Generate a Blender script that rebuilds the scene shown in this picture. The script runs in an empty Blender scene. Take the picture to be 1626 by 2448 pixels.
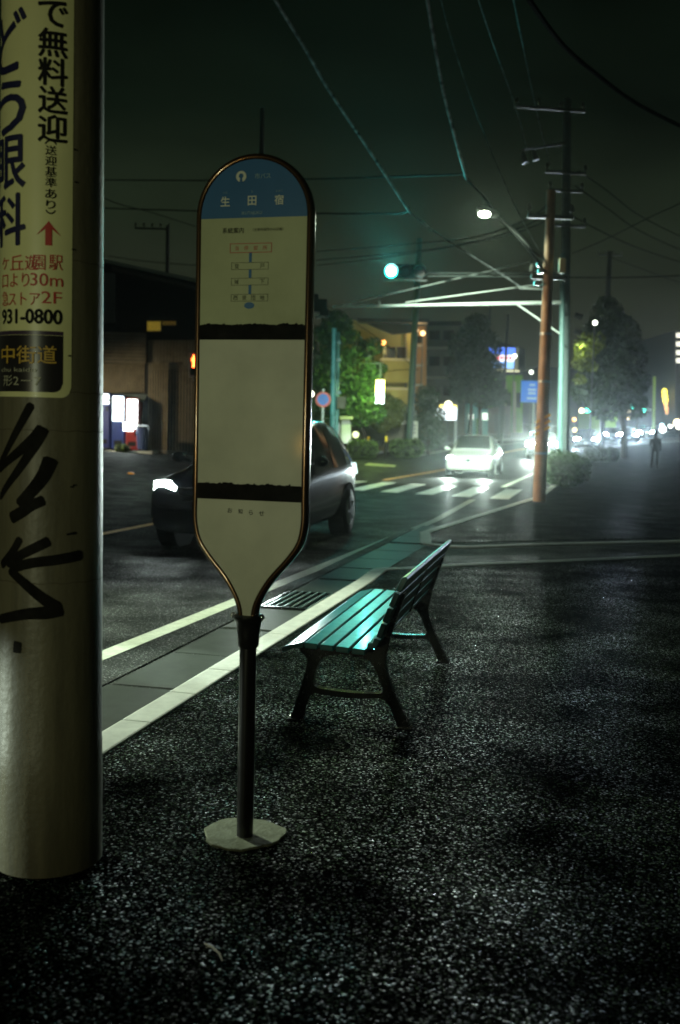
import bpy, bmesh, math, random
from mathutils import Vector, Matrix
R = math.radians
rng = random.Random(7)
sc = bpy.context.scene
COL = sc.collection

# ------------------------------------------------------------------ camera
FPX, CH = 2500.0, 1.5
PITCH, ROLL = math.atan((1224 - 1028) / FPX), R(1.4)
_F = Vector((0, math.cos(PITCH), -math.sin(PITCH)))
_U0 = Vector((0, math.sin(PITCH), math.cos(PITCH)))
_R0 = Vector((1, 0, 0))
_R = math.cos(ROLL) * _R0 + math.sin(ROLL) * _U0
_U = -math.sin(ROLL) * _R0 + math.cos(ROLL) * _U0
cam_d = bpy.data.cameras.new('camera')
cam = bpy.data.objects.new('camera', cam_d)
COL.objects.link(cam)
m = Matrix((_R, _U, -_F)).transposed().to_4x4()
m.translation = (0, 0, CH)
cam.matrix_world = m
cam_d.sensor_fit = 'VERTICAL'
cam_d.sensor_height = 36.0
cam_d.lens = 36.0 * FPX / 2448
cam_d.clip_start, cam_d.clip_end = 0.05, 2000
cam_d.dof.use_dof = True
cam_d.dof.focus_distance = 5.2
cam_d.dof.aperture_fstop = 2.3
cam_d.dof.aperture_blades = 9
sc.camera = cam

# ------------------------------------------------------------------ render, exposure
sc.render.engine = 'CYCLES'
sc.view_settings.view_transform = 'Standard'
sc.view_settings.look = 'None'
sc.view_settings.exposure = 0.0
sc.view_settings.gamma = 1.0
cy = sc.cycles
cy.use_denoising = True
cy.max_bounces = 5
cy.diffuse_bounces = 2
cy.glossy_bounces = 3
cy.transmission_bounces = 3
cy.transparent_max_bounces = 8
cy.volume_bounces = 0
cy.sample_clamp_indirect = 3.0
cy.sample_clamp_direct = 0.0
cy.caustics_reflective = False
cy.caustics_refractive = False

# ------------------------------------------------------------------ world: overcast city night sky
w = bpy.data.worlds.new('World')
sc.world = w
w.use_nodes = True
nt = w.node_tree
nt.nodes.clear()
def wn(t, **k):
    n = nt.nodes.new(t)
    for a, b in k.items():
        setattr(n, a, b)
    return n
wo = wn('ShaderNodeOutputWorld')
bg = wn('ShaderNodeBackground')
tc = wn('ShaderNodeTexCoord')
sep = wn('ShaderNodeSeparateXYZ')
nt.links.new(tc.outputs['Generated'], sep.inputs[0])
ramp = wn('ShaderNodeValToRGB')
nt.links.new(sep.outputs['Z'], ramp.inputs[0])
er = ramp.color_ramp
er.elements[0].position = 0.0
er.elements[0].color = (0.0310, 0.0330, 0.0220, 1)
er.elements[1].position = 0.45
er.elements[1].color = (0.0008, 0.0018, 0.0010, 1)
e = er.elements.new(0.19)
e.color = (0.0112, 0.0165, 0.0088, 1)
e = er.elements.new(0.28)
e.color = (0.0034, 0.0065, 0.0036, 1)
mp = wn('ShaderNodeMapping')
mp.inputs['Scale'].default_value = (2.2, 2.2, 6.0)
nt.links.new(tc.outputs['Generated'], mp.inputs[0])
no = wn('ShaderNodeTexNoise')
no.inputs['Scale'].default_value = 1.6
no.inputs['Detail'].default_value = 5
nt.links.new(mp.outputs[0], no.inputs[0])
mr = wn('ShaderNodeMapRange')
mr.inputs['From Min'].default_value, mr.inputs['From Max'].default_value = 0.3, 0.7
mr.inputs['To Min'].default_value, mr.inputs['To Max'].default_value = 0.55, 1.35
nt.links.new(no.outputs['Fac'], mr.inputs[0])
nt.links.new(ramp.outputs[0], bg.inputs['Color'])
nt.links.new(mr.outputs[0], bg.inputs['Strength'])
nt.links.new(bg.outputs[0], wo.inputs['Surface'])

# ------------------------------------------------------------------ helpers: photo measures -> metres
SD = 1626 / 1568.0            # readings were taken on a 1568 px wide view of the photo
def ray(px, py):
    X, Y = px * SD - 813, -(py * SD - 1224)
    return FPX * _F + X * _R + Y * _U
def D(px, py, dep):           # point of the line of sight at a distance of dep metres
    d = ray(px, py)
    t = dep / d.y
    return Vector((d.x * t, dep, CH + d.z * t))
T = Vector((0.238, 0.971, 0))      # along the street
N = Vector((0.971, -0.238, 0))     # across it, towards our side
def curve(y):
    if y < 60: return 0.0
    if y < 130: return .004 * (y - 60) ** 2
    return .004 * 4900 + .56 * (y - 130)
def XR(n, y): return (n + .238 * y) / .971 + curve(y)
def NR(x, y): return (x - curve(y)) * .971 - y * .238
def H(n, y):                       # road level
    return -.1 + .048 * min(24, max(0, -n - 9)) + .02 * max(0, min(y, 160) - 45)
def Hx(x, y): return H(NR(x, y), y)
def ON(px, py, up=0.0):            # where a line of sight meets the ground
    d = ray(px, py)
    y = 2.0
    while y < 200:
        p = Vector((d.x / d.y * y, y, CH + d.z / d.y * y))
        if p.z <= Hx(p.x, y) + up: return p
        y *= 1.004
    return p

# ------------------------------------------------------------------ helpers: materials
MATS = {}
def mat(name, col, rough=.6, metal=0.0, noise=0.0, nscale=6.0, coat=0.0, emit=None, es=0.0, spec=.5, bump=0.0, bscale=40.0, trans=0.0, matt=0.0):
    if name in MATS: return MATS[name]
    M = bpy.data.materials.new(name)
    M.use_nodes = True
    t = M.node_tree
    b = t.nodes['Principled BSDF']
    cin = 'Base Color' if not matt else 'Color'
    b.inputs['Base Color'].default_value = (*col, 1)
    b.inputs['Roughness'].default_value = rough
    b.inputs['Metallic'].default_value = metal
    b.inputs['Coat Weight'].default_value = coat
    b.inputs['Coat Roughness'].default_value = .08
    b.inputs['Specular IOR Level'].default_value = spec
    if matt:                       # rough mineral surfaces: no mirror sheen at grazing angles
        df, gs, ad = t.nodes.new('ShaderNodeBsdfDiffuse'), t.nodes.new('ShaderNodeBsdfGlossy'), t.nodes.new('ShaderNodeAddShader')
        df.inputs['Color'].default_value = (*col, 1)
        df.inputs['Roughness'].default_value = .6
        gs.inputs['Color'].default_value = (matt, matt, matt, 1)
        gs.inputs['Roughness'].default_value = rough * .7
        t.links.new(df.outputs[0], ad.inputs[0])
        t.links.new(gs.outputs[0], ad.inputs[1])
        t.links.new(ad.outputs[0], t.nodes['Material Output'].inputs['Surface'])
        t.nodes.remove(b)
        b = df
    if trans: b.inputs['Transmission Weight'].default_value = trans
    if emit:
        b.inputs['Emission Color'].default_value = (*emit, 1)
        b.inputs['Emission Strength'].default_value = es
    if noise or bump:
        g = t.nodes.new('ShaderNodeTexCoord')
    if noise:
        n1 = t.nodes.new('ShaderNodeTexNoise')
        n1.inputs['Scale'].default_value = nscale
        n1.inputs['Detail'].default_value = 6
        n1.inputs['Roughness'].default_value = .65
        t.links.new(g.outputs['Object'], n1.inputs[0])
        r1 = t.nodes.new('ShaderNodeMapRange')
        r1.inputs['From Min'].default_value, r1.inputs['From Max'].default_value = .3, .7
        r1.inputs['To Min'].default_value, r1.inputs['To Max'].default_value = 1 - noise, 1 + noise
        t.links.new(n1.outputs['Fac'], r1.inputs[0])
        mx = t.nodes.new('ShaderNodeVectorMath')
        mx.operation = 'SCALE'
        mx.inputs[0].default_value = col
        t.links.new(r1.outputs[0], mx.inputs['Scale'])
        t.links.new(mx.outputs[0], b.inputs[cin])
        r2 = t.nodes.new('ShaderNodeMapRange')
        r2.inputs['From Min'].default_value, r2.inputs['From Max'].default_value = .3, .7
        r2.inputs['To Min'].default_value = min(1, rough * 1.15)
        r2.inputs['To Max'].default_value = rough * .85
        t.links.new(n1.outputs['Fac'], r2.inputs[0])
        if not matt: t.links.new(r2.outputs[0], b.inputs['Roughness'])
    if bump:
        n2 = t.nodes.new('ShaderNodeTexNoise')
        n2.inputs['Scale'].default_value = bscale
        n2.inputs['Detail'].default_value = 4
        t.links.new(g.outputs['Object'], n2.inputs[0])
        bp = t.nodes.new('ShaderNodeBump')
        bp.inputs['Strength'].default_value = bump
        bp.inputs['Distance'].default_value = .02
        t.links.new(n2.outputs['Fac'], bp.inputs['Height'])
        t.links.new(bp.outputs[0], b.inputs['Normal'])
    MATS[name] = M
    return M

def stone_mat(name, scale, dark, light, tilt, rough, patch=.35, power=2.6, spec=.5, base=.004):
    """asphalt: every chip of stone has its own tint and its own tilt, so single chips glint"""
    M = bpy.data.materials.new(name)
    M.use_nodes = True
    t = M.node_tree
    L = t.links.new
    t.nodes.remove(t.nodes['Principled BSDF'])
    def nd(k, **a):
        n = t.nodes.new(k)
        for q, v in a.items(): setattr(n, q, v)
        return n
    b, gl = nd('ShaderNodeBsdfDiffuse'), nd('ShaderNodeBsdfGlossy')
    ash = nd('ShaderNodeAddShader')
    L(b.outputs[0], ash.inputs[0])
    L(gl.outputs[0], ash.inputs[1])
    L(ash.outputs[0], t.nodes['Material Output'].inputs['Surface'])
    g = nd('ShaderNodeTexCoord')
    wp = nd('ShaderNodeTexNoise')
    wp.inputs['Scale'].default_value = scale * .6
    wp.inputs['Detail'].default_value = 2
    L(g.outputs['Object'], wp.inputs[0])
    wv = nd('ShaderNodeVectorMath', operation='MULTIPLY_ADD')
    wv.inputs[1].default_value = (.5 / scale,) * 3
    L(wp.outputs['Color'], wv.inputs[0])
    L(g.outputs['Object'], wv.inputs[2])
    v = nd('ShaderNodeTexVoronoi')
    v.inputs['Scale'].default_value = scale
    L(wv.outputs[0], v.inputs['Vector'])
    sp = nd('ShaderNodeSeparateColor')
    L(v.outputs['Color'], sp.inputs[0])
    pn = nd('ShaderNodeTexNoise')
    pn.inputs['Scale'].default_value = 1.7
    pn.inputs['Detail'].default_value = 5
    L(g.outputs['Object'], pn.inputs[0])
    pr = nd('ShaderNodeMapRange')
    pr.inputs['From Min'].default_value, pr.inputs['From Max'].default_value = .3, .7
    pr.inputs['To Min'].default_value, pr.inputs['To Max'].default_value = 1 - patch, 1 + patch
    L(pn.outputs['Fac'], pr.inputs[0])
    pw = nd('ShaderNodeMath', operation='POWER')
    pw.inputs[1].default_value = power
    L(sp.outputs[2], pw.inputs[0])
    mx = nd('ShaderNodeMix', data_type='RGBA')
    mx.inputs[6].default_value = (*dark, 1)
    mx.inputs[7].default_value = (*light, 1)
    L(pw.outputs[0], mx.inputs[0])
    sv = nd('ShaderNodeVectorMath', operation='SCALE')
    L(mx.outputs[2], sv.inputs[0])
    L(pr.outputs[0], sv.inputs['Scale'])
    # gaps of binder between the chips
    gp = nd('ShaderNodeMapRange')
    gp.inputs['From Min'].default_value, gp.inputs['From Max'].default_value = .25, .75
    gp.inputs['To Min'].default_value, gp.inputs['To Max'].default_value = 1.0, .05
    L(v.outputs['Distance'], gp.inputs[0])
    sv2 = nd('ShaderNodeVectorMath', operation='SCALE')
    L(sv.outputs[0], sv2.inputs[0])
    L(gp.outputs[0], sv2.inputs['Scale'])
    L(sv2.outputs[0], b.inputs['Color'])
    rr = nd('ShaderNodeMapRange')
    rr.inputs['To Min'].default_value, rr.inputs['To Max'].default_value = rough * .7, rough * 1.5
    L(sp.outputs[1], rr.inputs[0])
    L(rr.outputs[0], gl.inputs['Roughness'])
    sb = nd('ShaderNodeVectorMath', operation='SUBTRACT')
    sb.inputs[1].default_value = (.5, .5, .5)
    L(v.outputs['Color'], sb.inputs[0])
    ss = nd('ShaderNodeVectorMath', operation='MULTIPLY')
    ss.inputs[1].default_value = (tilt, tilt, 0)
    L(sb.outputs[0], ss.inputs[0])
    gm = nd('ShaderNodeNewGeometry')
    ad = nd('ShaderNodeVectorMath', operation='ADD')
    L(gm.outputs['Normal'], ad.inputs[0])
    L(ss.outputs[0], ad.inputs[1])
    nz = nd('ShaderNodeVectorMath', operation='NORMALIZE')
    L(ad.outputs[0], nz.inputs[0])
    bp = nd('ShaderNodeBump')
    bp.inputs['Strength'].default_value = .5
    bp.inputs['Distance'].default_value = .006
    bp.invert = True
    L(v.outputs['Distance'], bp.inputs['Height'])
    L(nz.outputs[0], bp.inputs['Normal'])
    L(bp.outputs[0], b.inputs['Normal'])
    L(bp.outputs[0], gl.inputs['Normal'])
    sr = nd('ShaderNodeMath', operation='POWER')
    sr.inputs[1].default_value = 14.0
    L(sp.outputs[0], sr.inputs[0])
    s2 = nd('ShaderNodeMapRange')
    s2.inputs['To Min'].default_value, s2.inputs['To Max'].default_value = base, spec
    L(sr.outputs[0], s2.inputs[0])
    p2 = nd('ShaderNodeMath', operation='POWER')     # damp and dry patches
    p2.inputs[1].default_value = 1.5
    L(pr.outputs[0], p2.inputs[0])
    s3 = nd('ShaderNodeMath', operation='MULTIPLY')
    L(s2.outputs[0], s3.inputs[0])
    L(p2.outputs[0], s3.inputs[1])
    L(s3.outputs[0], gl.inputs['Color'])
    MATS[name] = M
    return M

# ------------------------------------------------------------------ helpers: meshes
def tag(o, label=None, cat=None, group=None, kind=None):
    if label: o['label'] = label
    if cat: o['category'] = cat
    if group: o['group'] = group
    if kind: o['kind'] = kind
    return o
def empty(name, loc, label=None, cat=None, group=None, rz=0.0):
    o = bpy.data.objects.new(name, None)
    o.empty_display_size = .1
    o.location = loc
    o.rotation_euler = (0, 0, rz)
    COL.objects.link(o)
    return tag(o, label, cat, group)
class MB:
    def __init__(s): s.v, s.f = [], []
    def add(s, vs, fs):
        k = len(s.v)
        s.v += [tuple(p) for p in vs]
        s.f += [tuple(i + k for i in f) for f in fs]
        return s
    def box(s, x0, x1, y0, y1, z0, z1):
        return s.add([(x0, y0, z0), (x1, y0, z0), (x1, y1, z0), (x0, y1, z0), (x0, y0, z1), (x1, y0, z1), (x1, y1, z1), (x0, y1, z1)],
                     [(0, 3, 2, 1), (4, 5, 6, 7), (0, 1, 5, 4), (1, 2, 6, 5), (2, 3, 7, 6), (3, 0, 4, 7)])
    def bar(s, a, b, wd, ht, up=Vector((0, 0, 1))):
        a, b = Vector(a), Vector(b)
        d = (b - a).normalized()
        sd = d.cross(up)
        if sd.length < 1e-4: sd = d.cross(Vector((0, 1, 0)))
        sd.normalize()
        u = sd.cross(d)
        vs = [p + sd * i * wd / 2 + u * j * ht / 2 for p in (a, b) for i, j in ((-1, -1), (1, -1), (1, 1), (-1, 1))]
        return s.add(vs, [(3, 2, 1, 0), (4, 5, 6, 7), (0, 1, 5, 4), (1, 2, 6, 5), (2, 3, 7, 6), (3, 0, 4, 7)])
    def tube(s, pts, r, seg=10, cap=True, closed=False):
        pts = [Vector(p) for p in pts]
        n = len(pts)
        rs = r if isinstance(r, (list, tuple)) else [r] * n
        ref = Vector((0, 0, 1))
        vs, fs = [], []
        pu = None
        for i, p in enumerate(pts):
            if closed: d = pts[(i + 1) % n] - pts[i - 1]
            else: d = pts[min(i + 1, n - 1)] - pts[max(i - 1, 0)]
            d.normalize()
            if pu is None:
                a = d.cross(ref)
                if a.length < 1e-3: a = d.cross(Vector((0, 1, 0)))
                a.normalize()
            else:
                a = pu - d * pu.dot(d)
                a.normalize()
            pu = a
            c = d.cross(a)
            for k in range(seg):
                t = 2 * math.pi * k / seg
                vs.append(p + (a * math.cos(t) + c * math.sin(t)) * rs[i])
        for i in range(n if closed else n - 1):
            j = (i + 1) % n
            for k in range(seg):
                q = (k + 1) % seg
                fs.append((i * seg + k, i * seg + q, j * seg + q, j * seg + k))
        if cap and not closed:
            fs.append(tuple(range(seg - 1, -1, -1)))
            fs.append(tuple((n - 1) * seg + k for k in range(seg)))
        return s.add(vs, fs)
    def prism(s, poly, fn, a0, a1):
        """poly: 2D outline; fn(u, v, a) -> 3D; extruded from a0 to a1"""
        n = len(poly)
        vs = [fn(u, v, a0) for u, v in poly] + [fn(u, v, a1) for u, v in poly]
        fs = [tuple(range(n - 1, -1, -1)), tuple(range(n, 2 * n))]
        fs += [(i, (i + 1) % n, n + (i + 1) % n, n + i) for i in range(n)]
        return s.add(vs, fs)
    def disc(s, c, nrm, r, th=.01, seg=20):
        nrm = Vector(nrm).normalized()
        return s.tube([Vector(c), Vector(c) + nrm * th], r, seg)
    def ball(s, c, r, seg=8, sq=(1, 1, 1)):
        vs, fs = [], []
        c = Vector(c)
        for i in range(seg + 1):
            a = math.pi * i / seg
            for k in range(seg * 2):
                t = math.pi * k / seg
                vs.append(c + Vector((math.sin(a) * math.cos(t) * r * sq[0], math.sin(a) * math.sin(t) * r * sq[1], math.cos(a) * r * sq[2])))
        m2 = seg * 2
        for i in range(seg):
            for k in range(m2):
                q = (k + 1) % m2
                fs.append((i * m2 + k, (i + 1) * m2 + k, (i + 1) * m2 + q, i * m2 + q))
        return s.add(vs, fs)
    def build(s, name, m, parent=None, smooth=False, bevel=0.0, seg=2, angle=35):
        me = bpy.data.meshes.new(name)
        me.from_pydata(s.v, [], s.f)
        bm = bmesh.new()
        bm.from_mesh(me)
        bmesh.ops.remove_doubles(bm, verts=bm.verts, dist=1e-6)
        bmesh.ops.recalc_face_normals(bm, faces=bm.faces)
        bm.to_mesh(me)
        bm.free()
        o = bpy.data.objects.new(name, me)
        COL.objects.link(o)
        if m: me.materials.append(m)
        if parent: o.parent = parent
        if smooth:
            for p in me.polygons: p.use_smooth = True
            try: me.set_sharp_from_angle(angle=R(angle))
            except Exception: pass
        if bevel:
            b = o.modifiers.new('bevel', 'BEVEL')
            b.width, b.segments, b.limit_method, b.angle_limit = bevel, seg, 'ANGLE', R(30)
            b.harden_normals = False
        return o
def local(parent, p): return Vector(p) - parent.location

def text_mesh(body, size, bold=0.0, sx=1.0, font_shear=0.0):
    """flat lettering in the xy plane, centred, as a mesh"""
    c = bpy.data.curves.new('lettering', 'FONT')
    c.body = body
    c.size = size
    c.align_x, c.align_y = 'CENTER', 'CENTER'
    c.offset = bold
    c.resolution_u = 3
    o = bpy.data.objects.new('lettering', c)
    COL.objects.link(o)
    bpy.context.view_layer.update()
    dg = bpy.context.evaluated_depsgraph_get()
    me = bpy.data.meshes.new_from_object(o.evaluated_get(dg))
    bpy.data.objects.remove(o)
    bpy.data.curves.remove(c)
    vs = [(v.co.x * sx, v.co.y) for v in me.vertices]
    fs = [tuple(p.vertices) for p in me.polygons]
    bpy.data.meshes.remove(me)
    if vs:                                   # centre on the ink itself
        x0, x1 = min(v[0] for v in vs), max(v[0] for v in vs)
        y0, y1 = min(v[1] for v in vs), max(v[1] for v in vs)
        vs = [(a - (x0 + x1) / 2, b - (y0 + y1) / 2) for a, b in vs]
    return vs, fs
def put_text(mb, body, size, fn, u=0.0, v=0.0, bold=0.0, sx=1.0, width=None, height=None):
    vs, fs = text_mesh(body, size, bold, sx)
    if not vs: return
    kx = ky = 1.0
    if width:
        kx = width / (max(a for a, b in vs) - min(a for a, b in vs))
        ky = kx
    if height:
        ky = height / (max(b for a, b in vs) - min(b for a, b in vs))
        if not width: kx = ky
    mb.add([fn(u + a * kx, v + b * ky) for a, b in vs], fs)

def lamp(name, kind, loc, power, col, size=.05, aim=None, cone=None, blend=.5, parent=None):
    d = bpy.data.lights.new(name, kind)
    d.energy = power
    d.color = col
    if kind in ('POINT', 'SPOT'): d.shadow_soft_size = size
    if kind == 'AREA':
        d.shape = 'RECTANGLE'
        d.size, d.size_y = size
    if cone:
        d.spot_size, d.spot_blend = R(cone), blend
    o = bpy.data.objects.new(name, d)
    COL.objects.link(o)
    o.location = loc
    if aim is not None:
        o.rotation_euler = (Vector(aim) - Vector(loc)).to_track_quat('-Z', 'Y').to_euler()
    if parent: o.parent = parent
    return o
def smooth_poly(pts, k=4):
    """Catmull-Rom through 2D/3D points"""
    P = [Vector(p) for p in pts]
    out = []
    for i in range(len(P) - 1):
        a, b, c, d = P[max(i - 1, 0)], P[i], P[i + 1], P[min(i + 2, len(P) - 1)]
        for j in range(k):
            t = j / k
            out.append(.5 * (2 * b + (c - a) * t + (2 * a - 5 * b + 4 * c - d) * t * t + (3 * b - a - 3 * c + d) * t ** 3))
    out.append(P[-1])
    return out

# ------------------------------------------------------------------ common materials
M_road = stone_mat('road_asphalt', 120, (.006, .007, .006), (.055, .065, .05), .30, .42, .4, 3.5, .25, .030)
M_walk = stone_mat('pavement_asphalt', 132, (.0010, .0015, .0011), (.075, .110, .070), .50, .34, .8, 16.0, .26, .0018)
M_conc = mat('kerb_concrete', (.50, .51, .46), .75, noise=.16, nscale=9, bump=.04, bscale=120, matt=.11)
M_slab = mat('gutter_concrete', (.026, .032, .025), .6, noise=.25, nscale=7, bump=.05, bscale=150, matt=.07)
M_white = mat('white_road_paint', (.36, .38, .30), .6, noise=.25, nscale=14, bump=.06, bscale=120, matt=.07)
M_zebra = mat('zebra_paint', (.76, .78, .70), .5, noise=.2, nscale=5, matt=.12)
M_orange = mat('orange_road_paint', (.62, .30, .05), .55, noise=.25, nscale=12)
M_blackmetal = mat('dark_bronze_metal', (.11, .060, .028), .20, .8, noise=.2, nscale=12, coat=.5)
M_iron = mat('cast_iron_paint', (.007, .008, .008), .25, .2, noise=.2, nscale=30, coat=.25)
M_teal = mat('teal_bench_plastic', (.004, .090, .095), .33, noise=.12, nscale=18, coat=.1, bump=.012, bscale=160)
M_dark = mat('dark_void', (.006, .006, .006), .9)
M_tyre = mat('tyre_rubber', (.012, .012, .012), .75)
M_chrome = mat('bright_chrome', (.7, .72, .7), .12, 1.0)
M_glass = mat('dark_car_glass', (.008, .010, .010), .05, coat=.6)
M_galv = mat('galvanised_steel', (.36, .38, .37), .38, .7, noise=.15, nscale=20)
M_tealpole = mat('greygreen_pole_paint', (.16, .30, .29), .4, noise=.18, nscale=5)
M_polec = mat('pole_concrete', (.26, .25, .20), .55, noise=.2, nscale=3.5, bump=.15, bscale=60)
M_cable = mat('cable_sheath', (.011, .013, .013), .7, noise=.5, nscale=3, matt=.003)
M_cable3 = mat('thin_cable_sheath', (.085, .095, .095), .6, noise=.9, nscale=3, matt=.006)
M_cable2 = mat('cable_spiral_hanger', (.26, .28, .28), .6, noise=1.0, nscale=4, matt=.01)

# ================================================================== GROUND
def sheet(name, m, n0, n1, ys, nsteps, dz=0.0, thick=0.0, hfun=None):
    mb = MB()
    rows = []
    for y in ys:
        a = n0(y) if callable(n0) else n0
        b = n1(y) if callable(n1) else n1
        row = []
        for i in range(nsteps + 1):
            n = a + (b - a) * i / nsteps
            row.append((XR(n, y), y, H(n, y) + dz))
        rows.append(row)
    vs = [p for r in rows for p in r]
    k = nsteps + 1
    fs = [(j * k + i, j * k + i + 1, (j + 1) * k + i + 1, (j + 1) * k + i) for j in range(len(rows) - 1) for i in range(nsteps)]
    if thick:
        base = len(vs)
        vs += [(x, y, z - thick) for x, y, z in vs]
        def wall(idx):
            for a, b in zip(idx[:-1], idx[1:]): fs.append((a, b, b + base, a + base))
        J = len(rows)
        wall([j * k for j in range(J)]); wall([j * k + k - 1 for j in range(J)])
        wall(list(range(k))); wall([(J - 1) * k + i for i in range(k)])
    mb.add(vs, fs)
    return tag(mb.build(name, m), kind='structure')
YS = [-14, -8, -4, 0, 3, 6, 9, 12, 15, 18, 21, 24, 28, 32, 36, 40, 45, 50, 55, 60, 66, 72, 78, 85, 92, 100, 110, 120, 130, 145, 160, 190, 230, 300]
sheet('ground', mat('far_ground', (.03, .03, .028), .9), -330, 330, [-60] + YS + [600], 44, -.35)
sheet('road', M_road, -60, 30, YS, 90)
def kerb_n(y):                      # road edge of our own side
    if y < 12: return -2.30
    if y < 16: return -2.30 - .45 * (y - 12) / 4
    if y < 27: return -2.75 + 1.25 * (y - 16) / 11
    return -1.5 + .35 * min(1, (y - 27) / 20)
# near pavement, its far end cut along the driveway
K0 = [Vector((XR(-2.30, y), y, 0)) for y in (-14, -8, -4, 0, 3, 5, 7, 9, 10.4)]
corner = [Vector((.36, 11.28, 0)), Vector((.52, 11.44, 0)), Vector((.72, 11.52, 0)), Vector((1.29, 11.92, 0)), Vector((2.73, 12.60, 0)), Vector((6.0, 14.3, 0)), Vector((14, 18.6, 0)), Vector((34, 29, 0))]
K = K0 + corner
poly = [Vector((p.x, p.y)) for p in K] + [Vector((34, -14))]
mb = MB()
mb.prism([(p.x, p.y) for p in poly], lambda u, v, a: (u, v, a), -.22, -.003)
tag(mb.build('pavement', M_walk), kind='structure')
# kerb stones: the band along the pavement's edge, a joint every 0.6 m
def offset(pl, d):
    out = []
    for i, p in enumerate(pl):
        a = (pl[min(i + 1, len(pl) - 1)] - pl[max(i - 1, 0)])
        a.z = 0
        a.normalize()
        out.append(p + Vector((a.y, -a.x, 0)) * d)
    return out
def strip_blocks(name, m, pl, d0, d1, z0, z1, block, gap, bevel=.012):
    """solid blocks swept along a polyline"""
    dist = [0]
    for a, b in zip(pl[:-1], pl[1:]): dist.append(dist[-1] + (b - a).length)
    def at(s):
        for i in range(len(pl) - 1):
            if s <= dist[i + 1] or i == len(pl) - 2:
                t = (s - dist[i]) / max(1e-6, dist[i + 1] - dist[i])
                q = pl[i].lerp(pl[i + 1], t)
                d = (pl[i + 1] - pl[i]); d.z = 0
                return q, d.normalized()
    mb = MB()
    s = 0
    while s < dist[-1] - .05:
        e2 = min(s + block - gap, dist[-1])
        cuts = [s] + [d for d in dist if s + .02 < d < e2 - .02] + [e2]
        prev = None
        vs, fs = [], []
        for c in cuts:
            q, d = at(c)
            r = Vector((d.y, -d.x, 0))
            i0, i1 = q + r * d0, q + r * d1
            vs += [(i0.x, i0.y, q.z + z0), (i1.x, i1.y, q.z + z0), (i1.x, i1.y, q.z + z1), (i0.x, i0.y, q.z + z1)]
        n = len(cuts)
        fs.append((0, 1, 2, 3)); fs.append(tuple(4 * (n - 1) + k for k in (3, 2, 1, 0)))
        for i in range(n - 1):
            for k in range(4):
                fs.append((4 * i + k, 4 * i + 4 + k, 4 * i + 4 + (k + 1) % 4, 4 * i + (k + 1) % 4))
        mb.add(vs, fs)
        s += block
    return tag(mb.build(name, m, bevel=bevel, seg=2), kind='structure')
strip_blocks('kerb', M_conc, K, 0, .17, -.24, .006, .6, .006)
# far pavement beyond the driveway
K2 = [Vector((14, 18.4 + 2.6, 0)), Vector((5.15, 15.95, 0)), Vector((3.3, 15.2, 0)), Vector((1.75, 14.45, 0)), Vector((1.42, 14.5, 0)), Vector((1.15, 14.9, 0))]
K2 += [Vector((XR(kerb_n(y), y), y, 0)) for y in (16.5, 18, 20, 23, 27, 32, 38, 45, 52, 60, 68, 76, 84, 92, 100, 112, 126, 140, 160)]
K2 = [Vector((p.x, p.y, Hx(p.x, p.y) + .018)) for p in K2]
mb = MB()
vs, fs = [], []
for p in K2[5:]:
    for j in range(11):
        x = p.x + (40 * (j / 10) ** 1.5)
        y = p.y + (x - p.x) * (.42 if p.y < 30 else .42 * max(0, 1 - (p.y - 30) / 15))
        vs.append((x, y, Hx(x, y) + .015))
for i in range(len(K2) - 6):
    for j in range(10):
        fs.append((i * 11 + j, i * 11 + j + 1, i * 11 + 12 + j, i * 11 + 11 + j))
b0 = len(vs)
vs += [(x, y, z - .2) for x, y, z in vs[:11]]
for j in range(10): fs.append((j, j + 1, b0 + j + 1, b0 + j))
mb.add(vs, fs)
tag(mb.build('far_pavement', M_walk), kind='structure')
strip_blocks('far_kerb', M_conc, list(reversed(K2)), -.17, 0, -.2, .006, .6, .006)
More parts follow.
